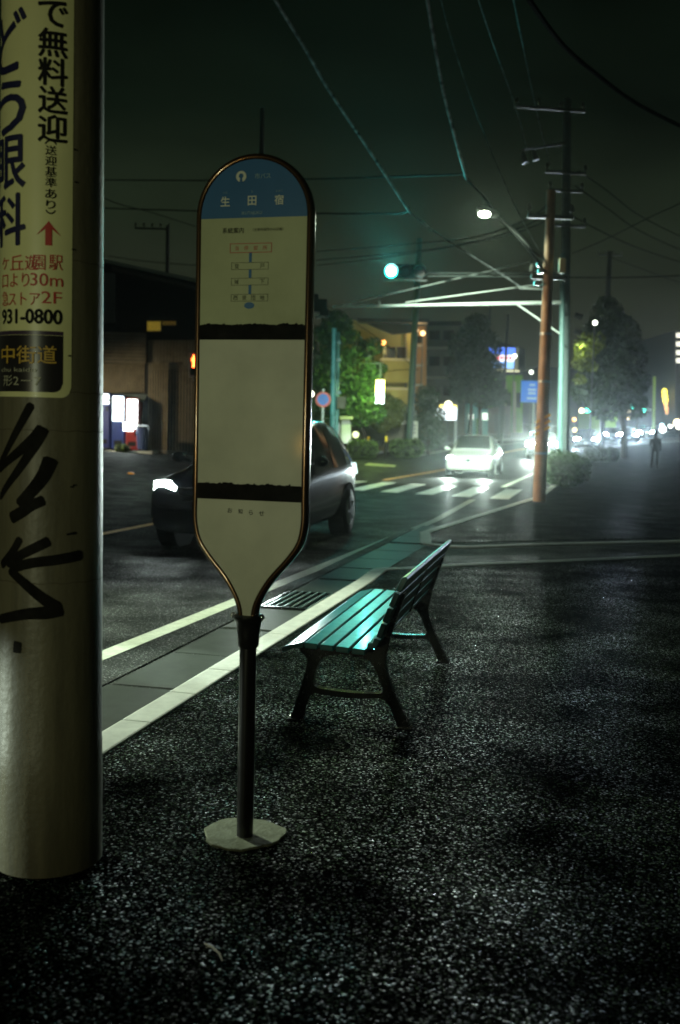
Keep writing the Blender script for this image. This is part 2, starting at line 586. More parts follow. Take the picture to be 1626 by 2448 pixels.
# gutter strip with its precast covers
def GP(s, n, z=0.0):                # a point s metres along the street, n across
    return (N * n + T * s) + Vector((0, 0, z))
mb = MB()
def gutter_run(s0, s1, n0, n1, z0, z1): 
    p = [GP(s0, n0), GP(s0, n1), GP(s1, n1), GP(s1, n0)]
    mb.prism([(q.x, q.y) for q in p], lambda u, v, a: (u, v, a), z0, z1)
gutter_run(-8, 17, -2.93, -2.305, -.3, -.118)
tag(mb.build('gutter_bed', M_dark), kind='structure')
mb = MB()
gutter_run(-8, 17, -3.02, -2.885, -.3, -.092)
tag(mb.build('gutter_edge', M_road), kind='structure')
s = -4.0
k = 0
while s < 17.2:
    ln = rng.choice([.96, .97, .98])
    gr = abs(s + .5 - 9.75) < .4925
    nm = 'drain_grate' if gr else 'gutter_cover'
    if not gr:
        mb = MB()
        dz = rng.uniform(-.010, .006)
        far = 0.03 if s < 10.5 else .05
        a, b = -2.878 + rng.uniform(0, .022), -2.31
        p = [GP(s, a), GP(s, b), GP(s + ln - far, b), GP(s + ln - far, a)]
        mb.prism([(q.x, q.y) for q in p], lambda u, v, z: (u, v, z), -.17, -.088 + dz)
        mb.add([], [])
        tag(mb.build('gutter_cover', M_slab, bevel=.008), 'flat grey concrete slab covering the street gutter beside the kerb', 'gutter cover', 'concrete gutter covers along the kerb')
    else:
        root = empty('drain_grate', GP(s, -2.6, -.09), 'metal bar grate over the drain in the gutter beside the bench', 'drain grate')
        q = MB()
        for n_ in (-2.875, -2.325): q.bar(local(root, GP(s, n_, -.1)), local(root, GP(s + .95, n_, -.1)), .03, .04)
        q.bar(local(root, GP(s + .02, -2.875, -.1)), local(root, GP(s + .02, -2.325, -.1)), .03, .04)
        q.bar(local(root, GP(s + .93, -2.875, -.1)), local(root, GP(s + .93, -2.325, -.1)), .03, .04)
        q.build('frame', M_iron, root)
        for i in range(7):
            n_ = -2.81 + .0735 * i
            q = MB()
            q.bar(local(root, GP(s + .02, n_, -.1)), local(root, GP(s + .93, n_, -.1)), .012 if i % 2 else .02, .05)
            q.build('grate_bar', mat('worn_grate_steel', (.10, .16, .15), .3, .8, noise=.3, nscale=15), root, bevel=.003)
    s += .985
    k += 1
# painted lines
def lines(name, m, segs):
    mb = MB()
    for pts, wd, z in segs:
        vs, fs = [], []
        for n, y in pts:
            for d in (-wd / 2, wd / 2):
                vs.append((XR(n + d, y), y - .238 * d * 0, H(n + d, y) + z))
        for i in range(len(pts) - 1): fs.append((2 * i, 2 * i + 1, 2 * i + 3, 2 * i + 2))
        mb.add(vs, fs)
    return tag(mb.build(name, m), kind='structure')
def runs(n0, n1, y0, y1, step=2.0):
    k = max(1, int((y1 - y0) / step))
    return [(n0 + (n1 - n0) * i / k, y0 + (y1 - y0) * i / k) for i in range(k + 1)]
lines('white_edge_line', M_white, [(runs(-3.43, -3.28, -6, 7), .155, .004), (runs(-3.28, -2.83, 7, 19), .155, .004), (runs(-2.83, -2.90, 19, 25.2), .155, .004),
      (runs(-2.75, -2.3, 31.5, 60), .16, .004), (runs(-2.3, -2.3, 60, 150), .16, .004), (runs(-9.6, -9.3, 56, 150), .16, .004)])
lines('orange_centre_line', M_orange, [(runs(-7.0, -6.98, 4, 19.5), .15, .004), (runs(-6.78, -5.9, 34.2, 60), .15, .004), (runs(-5.9, -5.9, 60, 150), .15, .004)])
mb = MB()
for k in range(-1, 7):
    n_ = -3.29 - .99 * k
    s0 = 26.29 + .33 * k
    vs = [GP(s0 + d, n_ + e2) for d, e2 in ((0, -.27), (-.06, .21), (4.75, .21), (4.8, -.27))]
    mb.add([(v.x, v.y, Hx(v.x, v.y) + .005) for v in vs], [(0, 1, 2, 3)])
tag(mb.build('zebra_crossing', M_zebra), kind='structure')
# bays of the opposite side: kerbed pavement with planting strip
ysf = [50.5, 51.5, 53, 56, 60, 66, 72, 80, 90, 100, 115, 130, 150]
sheet('opposite_pavement', mat('opposite_pavement_asphalt', (.085, .085, .075), .7, noise=.25, nscale=1.2), -34, lambda y: -11.6 if y > 52 else -11.6 - (52 - y) * 1.5, ysf, 22, .12, .25)
# forecourt in front of the left buildings
sheet('forecourt', mat('forecourt_concrete', (.16, .16, .15), .6, noise=.25, nscale=1.0), -60, -17.2, [45.0, 47, 50.4], 30, .1, .2)
# the pale patch on the road far ahead and the orange cat's eye
p = ON(877, 1073)
mb = MB()
mb.add([(p.x + a * .75, p.y + b * 1.6, Hx(p.x + a * .75, p.y + b * 1.6) + .006) for a, b in ((-1, -.5), (.8, -.55), (1, .5), (-.7, .55))], [(0, 1, 2, 3)])
tag(mb.build('road_patch_marking', mat('worn_yellow_paint', (.45, .42, .15), .6, noise=.3, nscale=8)), kind='structure')
p = ON(302, 1093)
mb = MB()
mb.prism([(-.11, 0), (-.06, .045), (.06, .045), (.11, 0)], lambda u, v, a: (u, a, v), -.06, .06)
o = tag(mb.build('road_stud', mat('orange_reflector', (.7, .25, .02), .3, emit=(1, .35, .02), es=.12), bevel=.008), 'small orange reflector stud on the asphalt left of the black car', 'road stud')
o.location = p

# ================================================================== BUS STOP SIGN
SO = Vector((-.31, 3.72, 0))
SE = Vector((math.cos(R(15)), -math.sin(R(15)), 0))    # across the plate
SB = Vector((math.sin(R(15)), math.cos(R(15)), 0))     # to its back
def SP(u, v, d=0.0): return SE * u + SB * d + Vector((0, 0, v))
sign = empty('bus_stop_sign', SO, 'lollipop shaped bus stop sign with blue round top and white plates', 'bus stop sign')
cx, hw = -.018, .205
def outline(hw_, r_off=0.0):
    pts = [(cx - .024 + 0 * r_off, .80)]
    L_ = [(-.024, .80), (-.027, .845), (-.045, .895), (-.085, .960), (-.150, 1.035), (-.190, 1.095), (-.205, 1.165), (-.205, 1.25)]
    k = hw_ / .205
    left = [(cx + (a * k if abs(a) > .05 else a), b) for a, b in smooth_poly([Vector((a, b)) for a, b in L_], 4)]
    top = []
    for i in range(1, 24):
        a = math.pi * i / 24
        top.append((cx - hw_ * math.cos(a), 2.237 + (.205 + (hw_ - .205)) * math.sin(a)))
    right = [(2 * cx - a, b) for a, b in reversed(left)]
    return left + [(cx - hw_, 1.7), (cx - hw_, 2.237)] + top + [(cx + hw_, 2.237), (cx + hw_, 1.7)] + right
fr = outline(.205)
path = [Vector((u, 0, v)) for u, v in fr]
mb = MB()                      # tube of oval section, deeper than wide
seg = 14
vs, fs = [], []
for i, (u, v) in enumerate(fr):
    a = Vector(fr[min(i + 1, len(fr) - 1)]) - Vector(fr[max(i - 1, 0)])
    a.normalize()
    nx, nv = a.y, -a.x
    for k in range(seg):
        t = 2 * math.pi * k / seg
        c, s_ = math.cos(t), math.sin(t)
        o1 = .0125 * math.copysign(abs(c) ** .7, c)
        o2 = .027 * math.copysign(abs(s_) ** .7, s_)
        vs.append(SP(u + nx * o1, v + nv * o1, .022 + o2))
for i in range(len(fr) - 1):
    for k in range(seg):
        fs.append((i * seg + k, i * seg + (k + 1) % seg, (i + 1) * seg + (k + 1) % seg, (i + 1) * seg + k))
mb.add(vs, fs)
mb.build('frame', M_blackmetal, sign, smooth=True, angle=60)
M_acryl = mat('white_acrylic', (.60, .61, .46), .42, noise=.12, nscale=3, coat=.22)
M_cream = mat('printed_cream_sheet', (.46, .50, .27), .45, noise=.10, nscale=4, coat=.15)
M_blue = mat('sign_blue', (.0015, .115, .31), .45, noise=.08, nscale=4, coat=.15)
M_band = mat('sign_dark_band', (.009, .008, .006), .7, noise=.3, nscale=25, spec=.1)
M_ink = mat('black_ink', (.010, .010, .009), .7, spec=.15)
M_white_ink = mat('white_ink', (.72, .75, .62), .6)
M_red_ink = mat('red_ink', (.50, .05, .035), .6)
M_navy = mat('navy_ink', (.012, .014, .06), .5)
M_blue_ink = mat('blue_ink', (.02, .14, .34), .5)
def clip(poly, v0, v1):
    def cut(P, lim, keep_above):
        out = []
        for i in range(len(P)):
            a, b = P[i], P[(i + 1) % len(P)]
            ia = (a[1] >= lim) == keep_above
            ib = (b[1] >= lim) == keep_above
            if ia: out.append(a)
            if ia != ib and abs(b[1] - a[1]) > 1e-9:
                t = (lim - a[1]) / (b[1] - a[1])
                out.append((a[0] + t * (b[0] - a[0]), lim))
        return out
    return cut(cut(poly, v0, True), v1, False)
inner = outline(.198)
def panel(name, m, v0, v1, d=0.0):
    q = MB()
    q.prism(clip(inner, v0, v1), lambda u, v, a: SP(u, v, a), d, .05)
    return q.build(name, m, sign)
head = panel('stop_name_plate', M_blue, 2.2325, 2.6)
route = panel('route_plate', M_cream, 1.8605, 2.2325)
panel('divider_band', M_band, 1.8095, 1.8605, -.002)
mid = panel('timetable_plate', M_acryl, 1.2975, 1.8095)
panel('divider_band', M_band, 1.2415, 1.2975, -.002)
low = panel('notice_plate', M_acryl, .80, 1.2415)
mb = MB()                      # ragged grime along the bands
for base in (1.8605, 1.2975):
    for i in range(70):
        u = rng.uniform(-.205, .17)
        h = .0015 + .0065 * rng.random() ** 6 + (.003 if rng.random() < .05 else 0)
        wd = rng.uniform(.004, .014)
        mb.add([SP(u - wd, base - .001, -.0028), SP(u + wd, base - .001, -.0028), SP(u + wd * .4, base + h, -.0028), SP(u - wd * .4, base + h * .8, -.0028)], [(0, 1, 2, 3)])
mb.build('grime', M_band, sign)
def sfn(u, v): return SP(u, v, -.0012)
def stext(name, items, m, par):
    q = MB()
    for body, u, v, kw in items: put_text(q, body, .03, sfn, u, v, **kw)
    return q.build(name, m, par)
stext('stop_name', [('生', -.124, 2.291, dict(height=.034, bold=.0006)), ('田', -.024, 2.291, dict(height=.033, bold=.0006)), ('宿', .075, 2.291, dict(height=.034, bold=.0006))], M_white_ink, head)
stext('small_lettering', [('市バス', .014, 2.374, dict(height=.019)), ('いく', -.124, 2.322, dict(height=.008)), ('た', -.024, 2.322, dict(height=.008)),
      ('しゅく', .075, 2.322, dict(height=.008)), ('IKUTAJUKU', -.024, 2.2475, dict(width=.075))], mat('pale_blue_ink', (.30, .46, .48), .6), head)
q = MB()                       # city emblem: disc with a keyhole shaped opening
ring = [(-.066 + .019 * math.cos(t), 2.375 + .019 * math.sin(t)) for t in [2 * math.pi * i / 28 for i in range(28)]]
q.add([SP(u, v, -.0012) for u, v in ring], [tuple(range(28))])
emb = q.build('city_emblem', M_white_ink, head)
q = MB()
hole = [(-.066 + .0085 * math.cos(t), 2.377 + .0085 * math.sin(t)) for t in [2 * math.pi * i / 20 for i in range(20)]]
q.add([SP(u, v, -.0017) for u, v in hole], [tuple(range(20))])
q.add([SP(u, v, -.0018) for u, v in ((-.0695, 2.372), (-.0625, 2.372), (-.0605, 2.3555), (-.0715, 2.3555))], [(0, 1, 2, 3)])
q.build('emblem_opening', M_blue, head)
stext('route_heading', [('系統案内', -.093, 2.190, dict(width=.080, bold=.0003)), ('（主要停留所のみ記載）', .037, 2.191, dict(width=.112))], M_ink, route)
def box_outline(q, u0, u1, v0, v1, t, d):
    for a, b, c, e2 in ((u0, u1, v0, v0 + t), (u0, u1, v1 - t, v1), (u0, u0 + t, v0 + t, v1 - t), (u1 - t, u1, v0 + t, v1 - t)):
        q.add([SP(a, c, d), SP(b, c, d), SP(b, e2, d), SP(a, e2, d)], [(0, 1, 2, 3)])
q = MB()
box_outline(q, -.104, .052, 2.112, 2.145, .0022, -.0012)
for ch, u in zip('当停留所', (-.078, -.043, -.008, .027)): put_text(q, ch, .02, sfn, u, 2.1285, height=.016)
q.build('red_stop_box', M_red_ink, route)
q = MB()
for v in (2.066, 2.012, 1.956): box_outline(q, -.097, .041, v - .0125, v + .0125, .0013, -.0012)
for ch, u, v in (('登', -.077, 2.066), ('戸', .018, 2.066), ('城', -.077, 2.012), ('下', .018, 2.012), ('西', -.080, 1.956), ('菅', -.047, 1.956), ('団', -.014, 1.956), ('地', .019, 1.956)):
    put_text(q, ch, .02, sfn, u, v, height=.016)
q.build('stop_boxes', M_ink, route)
q = MB()
for v0, v1 in ((2.079, 2.112), (2.025, 2.0535), (1.969, 1.9995)):
    q.add([SP(a, b, -.0012) for a, b in ((-.032, v0), (-.0215, v0), (-.0215, v1), (-.032, v1))], [(0, 1, 2, 3)])
el = [(-.028 + .019 * math.cos(t), 1.929 + .0115 * math.sin(t)) for t in [2 * math.pi * i / 24 for i in range(24)]]
q.add([SP(u, v, -.0014) for u, v in el], [tuple(range(24))])
q.build('route_line', M_blue_ink, route)
stext('notice_heading', [(c, u, 1.203 - .002 * i, dict(height=.0175, bold=.0003)) for i, (c, u) in enumerate(zip('お知らせ', (-.088, -.048, -.008, .032)))], M_ink, low)
mb = MB()
mb.tube([SP(cx, z, .022) for z in (-.05, .4, .72)], .0305, 24)
mb.build('post', mat('dark_post_paint', (.012, .011, .010), .32, .3, noise=.2, nscale=15, coat=.2), sign, smooth=True)
mb = MB()
prof = [(.705, .034), (.715, .0395), (.755, .0405), (.785, .0445), (.800, .0475), (.806, .052), (.814, .056), (.822, .056), (.826, .050), (.826, .02)]
mb.tube([SP(cx, z, .022) for z, _ in prof], [r_ for _, r_ in prof], 28)
mb.build('collar', mat('dark_post_paint', (0, 0, 0)), sign, smooth=True, angle=50)
mb = MB()
for u in (-1, 1): mb.ball(SP(cx + u * .055, .822, .01), .011, 6)
mb.build('collar_bolt', M_chrome, sign, smooth=True)
mb = MB()
pts = []
for i in range(90):
    t = 2 * math.pi * i / 90
    r_ = .150 * (1 + .05 * math.sin(3 * t + 1) + .03 * math.sin(7 * t) + .012 * math.sin(17 * t + 2) + rng.uniform(-.008, .008))
    pts.append((cx + r_ * math.cos(t), .05 + r_ * math.sin(t)))
mb.prism(pts, lambda u, v, a: (u, v, a), -.05, .005)
mb.build('concrete_foot', mat('pale_foot_concrete', (.16, .17, .11), .85, noise=.2, nscale=14, bump=.3, bscale=70), sign, bevel=.004)

# ================================================================== BENCH
BO = Vector((.36, 5.2, 0))
BL = Vector((.2163, .9763, 0)); BV = Vector((.9763, -.2163, 0))
bench = empty('park_bench', BO, 'teal slatted bench with dark cast iron legs on the pavement facing the road', 'bench')
def BP(a, v, z): return BL * a + BV * v + Vector((0, 0, z))
A0, A1 = -.15, 1.74
def slat(name, prof, a0=A0, a1=A1, m=M_teal):
    q = MB()
    q.prism(prof, lambda u, v, a: BP(a, u, v), a0, a1)
    return q.build(name, m, bench, bevel=.004, seg=2)
# seat: a rounded nosing and four flat slats, slightly dished
seat_prof = smooth_poly([Vector((-.620, .394)), Vector((-.609, .407)), Vector((-.586, .4165)), Vector((-.550, .4267)), Vector((-.515, .4365)), Vector((-.510, .437))], 3)
nose = [(p.x, p.y) for p in seat_prof] + [(-.510, .410), (-.560, .404), (-.590, .386), (-.612, .380)]
slat('seat_slat', nose)
for v0 in (-.502, -.421, -.340, -.259):
    z = .437 - .012 * (v0 + .504) / .24
    slat('seat_slat', [(v0, z), (v0 + .067, z - .003), (v0 + .067, z - .031), (v0, z - .028)])
# the curved slat where the seat turns up into the back
slat('seat_slat', [(-.184, .424), (-.150, .428), (-.128, .445), (-.116, .470), (-.146, .482), (-.156, .458), (-.184, .452)][::-1])
# back: five slats leaning backwards
def back_pt(t): return Vector((-.140 + .105 * t + .02 * t * t, .485 + .315 * t))
for i in range(4):
    t0, t1 = i * .25 + .016, i * .25 + .234
    a, b = back_pt(t0), back_pt(t1)
    d = (b - a).normalized()
    n2 = Vector((d.y, -d.x))
    if i < 3: pr = [a, b, b + n2 * .028, a + n2 * .028]
    else: pr = [a, b - d * .012, b + n2 * .006, b + d * .008 + n2 * .018, b + n2 * .032, a + n2 * .028]
    slat('back_slat', [(p.x, p.y) for p in pr][::-1])
# leg frames: one outline each, with the arch under the seat and the stretcher
def frame(a):
    out = [(-.600, 0), (-.535, 0), (-.530, .018), (-.505, .110), (-.485, .148)]
    out = smooth_poly([Vector(p) for p in [(-.535, .0), (-.532, .015), (-.515, .08), (-.497, .132), (-.470, .150)]], 3)
    low = smooth_poly([Vector(p) for p in [(-.470, .150), (-.390, .142), (-.300, .139), (-.210, .142), (-.135, .150)]], 3)
    back_in = smooth_poly([Vector(p) for p in [(-.135, .150), (-.098, .132), (-.066, .075), (-.040, .015), (-.038, 0)]], 3)
    back_out = smooth_poly([Vector(p) for p in [(.024, 0), (.020, .018), (-.020, .100), (-.068, .195), (-.104, .290), (-.112, .345), (-.100, .400)]], 3)
    spine = smooth_poly([Vector(p) for p in [(-.100, .400), (-.088, .470), (-.062, .560), (-.020, .690)]], 3)
    spine2 = smooth_poly([Vector(p) for p in [(-.045, .700), (-.100, .560), (-.130, .470), (-.165, .412)]], 3)
    top = [Vector((-.165, .398)), Vector((-.50, .409)), Vector((-.545, .404)), Vector((-.562, .392))]
    front_out = smooth_poly([Vector(p) for p in [(-.562, .392), (-.552, .360), (-.522, .335), (-.518, .300), (-.535, .225), (-.566, .120), (-.596, .018), (-.600, 0)]], 3)
    ext = back_in[::-1] if False else None
    pl = out + low[1:] + back_in[1:] + back_out + spine[1:] + spine2 + top + front_out[1:]
    hole_a = smooth_poly([Vector(p) for p in [(-.470, .185), (-.482, .200), (-.476, .250), (-.455, .312), (-.420, .345), (-.350, .362), (-.260, .360), (-.205, .345), (-.170, .310), (-.135, .240), (-.118, .195), (-.128, .178), (-.160, .172), (-.300, .168), (-.440, .176), (-.470, .185)]], 2)[:-1]
    bm = bmesh.new()
    def loop(P):
        vs_ = [bm.verts.new((p.x, p.y, 0)) for p in P]
        return [bm.edges.new((vs_[i], vs_[(i + 1) % len(vs_)])) for i in range(len(vs_))]
    ed = loop(pl) + loop(hole_a)
    bmesh.ops.triangle_fill(bm, use_beauty=True, use_dissolve=False, edges=ed)
    ex = bmesh.ops.extrude_face_region(bm, geom=bm.faces[:])
    vv = [g for g in ex['geom'] if isinstance(g, bmesh.types.BMVert)]
    for v_ in bm.verts:
        v_.co = Vector((v_.co.x, v_.co.y, -.024))
    for v_ in vv: v_.co.z = .024
    bmesh.ops.recalc_face_normals(bm, faces=bm.faces)
    me = bpy.data.meshes.new('leg_frame')
    for v_ in bm.verts:
        v_.co = BP(a + v_.co.z, v_.co.x, v_.co.y)
    bmesh.ops.recalc_face_normals(bm, faces=bm.faces)
    bm.to_mesh(me); bm.free()
    o = bpy.data.objects.new('leg_frame', me)
    COL.objects.link(o)
    me.materials.append(M_iron)
    o.parent = bench
    b = o.modifiers.new('bevel', 'BEVEL')
    b.width, b.segments, b.limit_method, b.angle_limit = .007, 2, 'ANGLE', R(50)
    q = MB()
    for v_ in (-.567, -.007):
        q.prism([(v_ - .045, 0), (v_ + .045, 0), (v_ + .045, .010), (v_ - .045, .010)], lambda u, w_, aa: BP(aa, u, w_), a - .038, a + .038)
    q.build('foot_plate', M_iron, o, bevel=.003)
    q = MB()
    for v_ in (-.600, .028): q.ball(BP(a + .0, v_, .014), .010, 6)
    q.build('anchor_bolt', M_chrome, o, smooth=True)
    return o
frame(0.0)
frame(1.60)
q = MB()
q.bar(BP(.80, -.50, .398), BP(.80, -.17, .390), .03, .018)
q.bar(BP(.80, -.118, .46), BP(.80, -.01, .77), .03, .012)
q.build('brace', M_iron, bench)
q = MB()
z = .4352
box = [(-.095, -.572), (-.045, -.572), (-.045, -.540), (-.095, -.540)]
def nosez(v): return .4267 + (v + .55) * .282 + .0012
def bl(a0, v0, a1, v1, t=.004):
    p, p2 = BP(a0, v0, nosez(v0)), BP(a1, v1, nosez(v1))
    q.bar(p, p2, t, .001)
for (a0, v0), (a1, v1) in zip(box, box[1:] + box[:1]): bl(a0, v0, a1, v1)
bl(-.085, -.566, -.06, -.546); bl(-.06, -.546, -.075, -.55); bl(-.06, -.546, -.062, -.56)
q.build('seat_emblem', M_ink, bench)

# ================================================================== CONCRETE POLE AT THE LEFT
PC = Vector((-.984, 3.53, 0))
def pr(z): return .180 - z / 150.0
M_wrap = mat('pole_sheet', (.145, .132, .082), .48, noise=.34, nscale=3.0, bump=.10, bscale=45)
pole = empty('utility_pole', PC, 'thick concrete utility pole with wrapped advert and black graffiti at the left edge', 'utility pole')
mb = MB()
zs = [-.1, .02, .3, .415, .42, .8, 1.2, 1.6, 2.0, 2.4, 3, 4, 6]
mb.tube([(0.0 * z, 0, z) for z in zs], [pr(z) + (.0015 if z <= .415 else 0) for z in zs], 64)
mb.build('shaft', M_wrap, pole, smooth=True)
_t = M_wrap.node_tree                      # stains run down the pole
_n = [n_ for n_ in _t.nodes if n_.type == 'TEX_NOISE'][0]
_m = _t.nodes.new('ShaderNodeMapping')
_m.inputs['Scale'].default_value = (7, 7, .55)
_t.links.new([n_ for n_ in _t.nodes if n_.type == 'TEX_COORD'][0].outputs['Object'], _m.inputs[0])
_t.links.new(_m.outputs[0], _n.inputs[0])
PX = math.atan2(-PC.x, -PC.y)   # direction from pole to camera
def PP(arc, z, d=.0):             # a point on the pole: arc metres to the right of the line to the camera
    r_ = pr(z) + d
    a = arc / pr(z)
    base = Vector((-PC.x, -PC.y, 0)).normalized()
    side = Vector((-base.y, base.x, 0))
    # seen from the camera, right is -side rotated
    right = Vector((0, 0, 1)).cross(base) 
    return base * (r_ * math.cos(a)) + right * (r_ * math.sin(a)) + Vector((0, 0, z))
def pick(px, py):                # where a line of sight meets the pole: (arc, z)
    d = ray(px, py)
    o = Vector((0, 0, CH))
    rr_ = .168
    for _ in range(4):
        a = d.x ** 2 + d.y ** 2
        b = -2 * (d.x * PC.x + d.y * PC.y)
        c = PC.x ** 2 + PC.y ** 2 - rr_ ** 2
        disc = b * b - 4 * a * c
        if disc < 0: disc = 0
        t = (-b - math.sqrt(disc)) / (2 * a)
        p = o + d * t
        rr_ = pr(p.z)
    base = Vector((-PC.x, -PC.y, 0)).normalized()
    right = Vector((0, 0, 1)).cross(base)
    q_ = Vector((p.x - PC.x, p.y - PC.y, 0))
    return math.atan2(q_.dot(right), q_.dot(base)) * rr_, p.z
def wrap_poly(q, us, z0, z1, d):
    """curved patch between two heights over a range of arcs; us = [(arc, zlo, zhi)]"""
    vs, fs = [], []
    for a, lo, hi in us: vs += [PP(a, lo, d), PP(a, hi, d)]
    for i in range(len(us) - 1): fs.append((2 * i, 2 * i + 2, 2 * i + 3, 2 * i + 1))
    q.add(vs, fs)
ar, zb = pick(158, 905)
ar2, zb2 = pick(150, 913)
a_r, z_b = pick(160, 880)[0], pick(60, 915)[1]
ad = empty('advertising_sign', PC, 'white clinic advert with black red and navy Japanese lettering wrapped round the left pole', 'advertising sign')
W0 = -.34
def rounded(a, lo):              # lower edge with a rounded corner
    r_ = .035
    if a > a_r - r_: return lo + r_ - math.sqrt(max(0, r_ ** 2 - (a - (a_r - r_)) ** 2))
    return lo
us = [(W0 + (a_r - W0) * i / 60, 0, 3.6) for i in range(61)]
us = [(a, rounded(a, z_b), 3.6) for a, _, _ in us]
q = MB(); wrap_poly(q, us, 0, 0, .002)
q.build('panel', mat('advert_cream', (.80, .79, .40), .36, noise=.06, nscale=5, coat=.12), ad, smooth=True)
zt = pick(60, 762)[1]
zt2 = pick(60, 772)[1]
b_r = pick(141, 800)[0]
z_b2 = pick(60, 903)[1]
def rounded2(a, lo):
    r_ = .030
    if a > b_r - r_: return lo + r_ - math.sqrt(max(0, r_ ** 2 - (a - (b_r - r_)) ** 2))
    return lo
q = MB(); us = [(W0 + (b_r - W0) * i / 50,) for i in range(51)]
wrap_poly(q, [(a, rounded2(a, z_b2), zt2) for (a,) in us], 0, 0, .003)
q.build('black_panel', mat('advert_black', (.016, .014, .014), .3, coat=.12), ad, smooth=True)
q = MB(); wrap_poly(q, [(a, zt2 + .001, zt) for (a,) in us], 0, 0, .003)
q.build('purple_stripe', mat('advert_purple', (.05, .03, .06), .3, coat=.12), ad, smooth=True)
class PoleText:
    def __init__(s): s.q = MB()
    def put(s, ch, x0, x1, y0, y1, bold=.0, d=.0045):
        """lettering ch filling the box whose photo edges are x0..x1, y0..y1"""
        a0, _ = pick((x0 + x1) / 2, (y0 + y1) / 2)
        z1, z0 = pick((x0 + x1) / 2, y0)[1], pick((x0 + x1) / 2, y1)[1]
        wl, wr = pick(max(x0, 4), (y0 + y1) / 2)[0], pick(x1, (y0 + y1) / 2)[0]
        s.arc(ch, (wl + wr) / 2, wr - wl, (z0 + z1) / 2, z1 - z0, bold, d)
    def arc(s, ch, a, wd, z, ht, bold=0.0, d=.0045):
        vs, fs = text_mesh(ch, .1, 0)
        x0, x1 = min(v[0] for v in vs), max(v[0] for v in vs)
        y0, y1 = min(v[1] for v in vs), max(v[1] for v in vs)
        kx, ky = wd / (x1 - x0), ht / (y1 - y0)
        bm = bmesh.new()
        bv = [bm.verts.new((p[0] * kx, p[1] * ky, 0)) for p in vs]
        for f in fs:
            try: bm.faces.new([bv[i] for i in f])
            except ValueError: pass
        n = max(2, int(wd / .008))
        for i in range(1, n):
            x = -wd / 2 + wd * i / n
            bmesh.ops.bisect_plane(bm, geom=bm.verts[:] + bm.edges[:] + bm.faces[:], plane_co=(x, 0, 0), plane_no=(1, 0, 0))
        bm.verts.index_update()
        k = bold * wd * 5
        for i, (dx, dy) in enumerate(((0, 0), (k, 0), (-k, 0), (0, k), (0, -k)) if bold > .001 else ((0, 0),)):
            s.q.add([PP(a + v.co.x * (1 - k / wd) + dx, z + v.co.y * (1 - k / ht) + dy, d + .00015 * i) for v in bm.verts], [tuple(v.index for v in f.verts) for f in bm.faces])
        bm.free()
    def build(s, name, m): return s.q.build(name, m, ad, smooth=True)
t1 = PoleText()
for ch, y0, y1 in (('で', 2, 62), ('無', 66, 132), ('料', 134, 198), ('送', 200, 262), ('迎', 265, 328)): t1.put(ch, 82, 148, y0, y1, .0045)
for ch, y0, y1, x0, x1 in (('︵', 322, 334, 98, 124), ('送', 336, 358, 99, 124), ('迎', 360, 382, 99, 124), ('基', 384, 408, 99, 124), ('準', 410, 432, 99, 124), ('あ', 436, 458, 99, 124), ('り', 462, 482, 101, 122), ('︶', 484, 494, 100, 122)):
    t1.put(ch, x0, x1, y0, y1, .0022)
t1.put('931-0800', 2, 138, 712, 746, .0015)
t1.build('black_lettering', M_ink)
t2 = PoleText()
zc = lambda y: pick(30, y)[1]
for ch, y0, y1 in (('ん', -140, -20), ('ど', 20, 165), ('う', 182, 308), ('眼', 312, 434), ('科', 446, 566)):
    hi, lo = zc(y0), zc(y1)
    t2.arc(ch, -.160, .150, (hi + lo) / 2, hi - lo, .004)
t2.build('navy_lettering', M_navy)
t3 = PoleText()
t3.put('丘', 21, 51, 588, 623); t3.put('遊', 54, 84, 588, 623); t3.put('園', 74, 101, 588, 623) if False else t3.put('園', 72, 100, 588, 622)
t3.put('駅', 108, 139, 588, 623, .001)
t3.put('ケ', 2, 18, 594, 622)
t3.put('口より', 2, 64, 630, 662, .001); t3.put('30m', 66, 140, 630, 660, .001)
t3.put('急', 1, 17, 672, 706, .001); t3.put('ストア', 18, 88, 674, 704, .001); t3.put('2F', 91, 137, 672, 700, .001)
q = t3.q                        # the red arrow
za, zb_, zc_ = pick(107, 510)[1], pick(107, 537)[1], pick(107, 566)[1]
ac = pick(107, 540)[0]
def AP(u, z): return PP(ac + u, z, .0045)
q.add([AP(0, za), AP(-.037, zb_ - .008), AP(-.037, zb_ + .010 - .012), AP(-.010, zb_ + .012), AP(-.010, zc_), AP(.010, zc_), AP(.010, zb_ + .012), AP(.037, zb_ - .008)],
      [(0, 1, 3), (0, 3, 6), (0, 6, 7), (3, 4, 5, 6)])
t3.build('red_lettering', M_red_ink)
t4 = PoleText()
t4.put('中', 2, 33, 797, 838, .0015, .006); t4.put('街', 37, 80, 797, 838, .0015, .006); t4.put('道', 83, 126, 797, 838, .0015, .006)
t4.build('yellow_lettering', mat('yellow_ink', (.60, .38, .05), .5))
t5 = PoleText()
t5.put('形2－7', 8, 92, 865, 890, .0, .006)
t5.put('chu kaido', 4, 82, 847, 857, .0, .006)
t5.build('white_lettering', mat('pale_ink', (.42, .42, .30), .5))
pole.rotation_euler.y = ad.rotation_euler.y = .0035
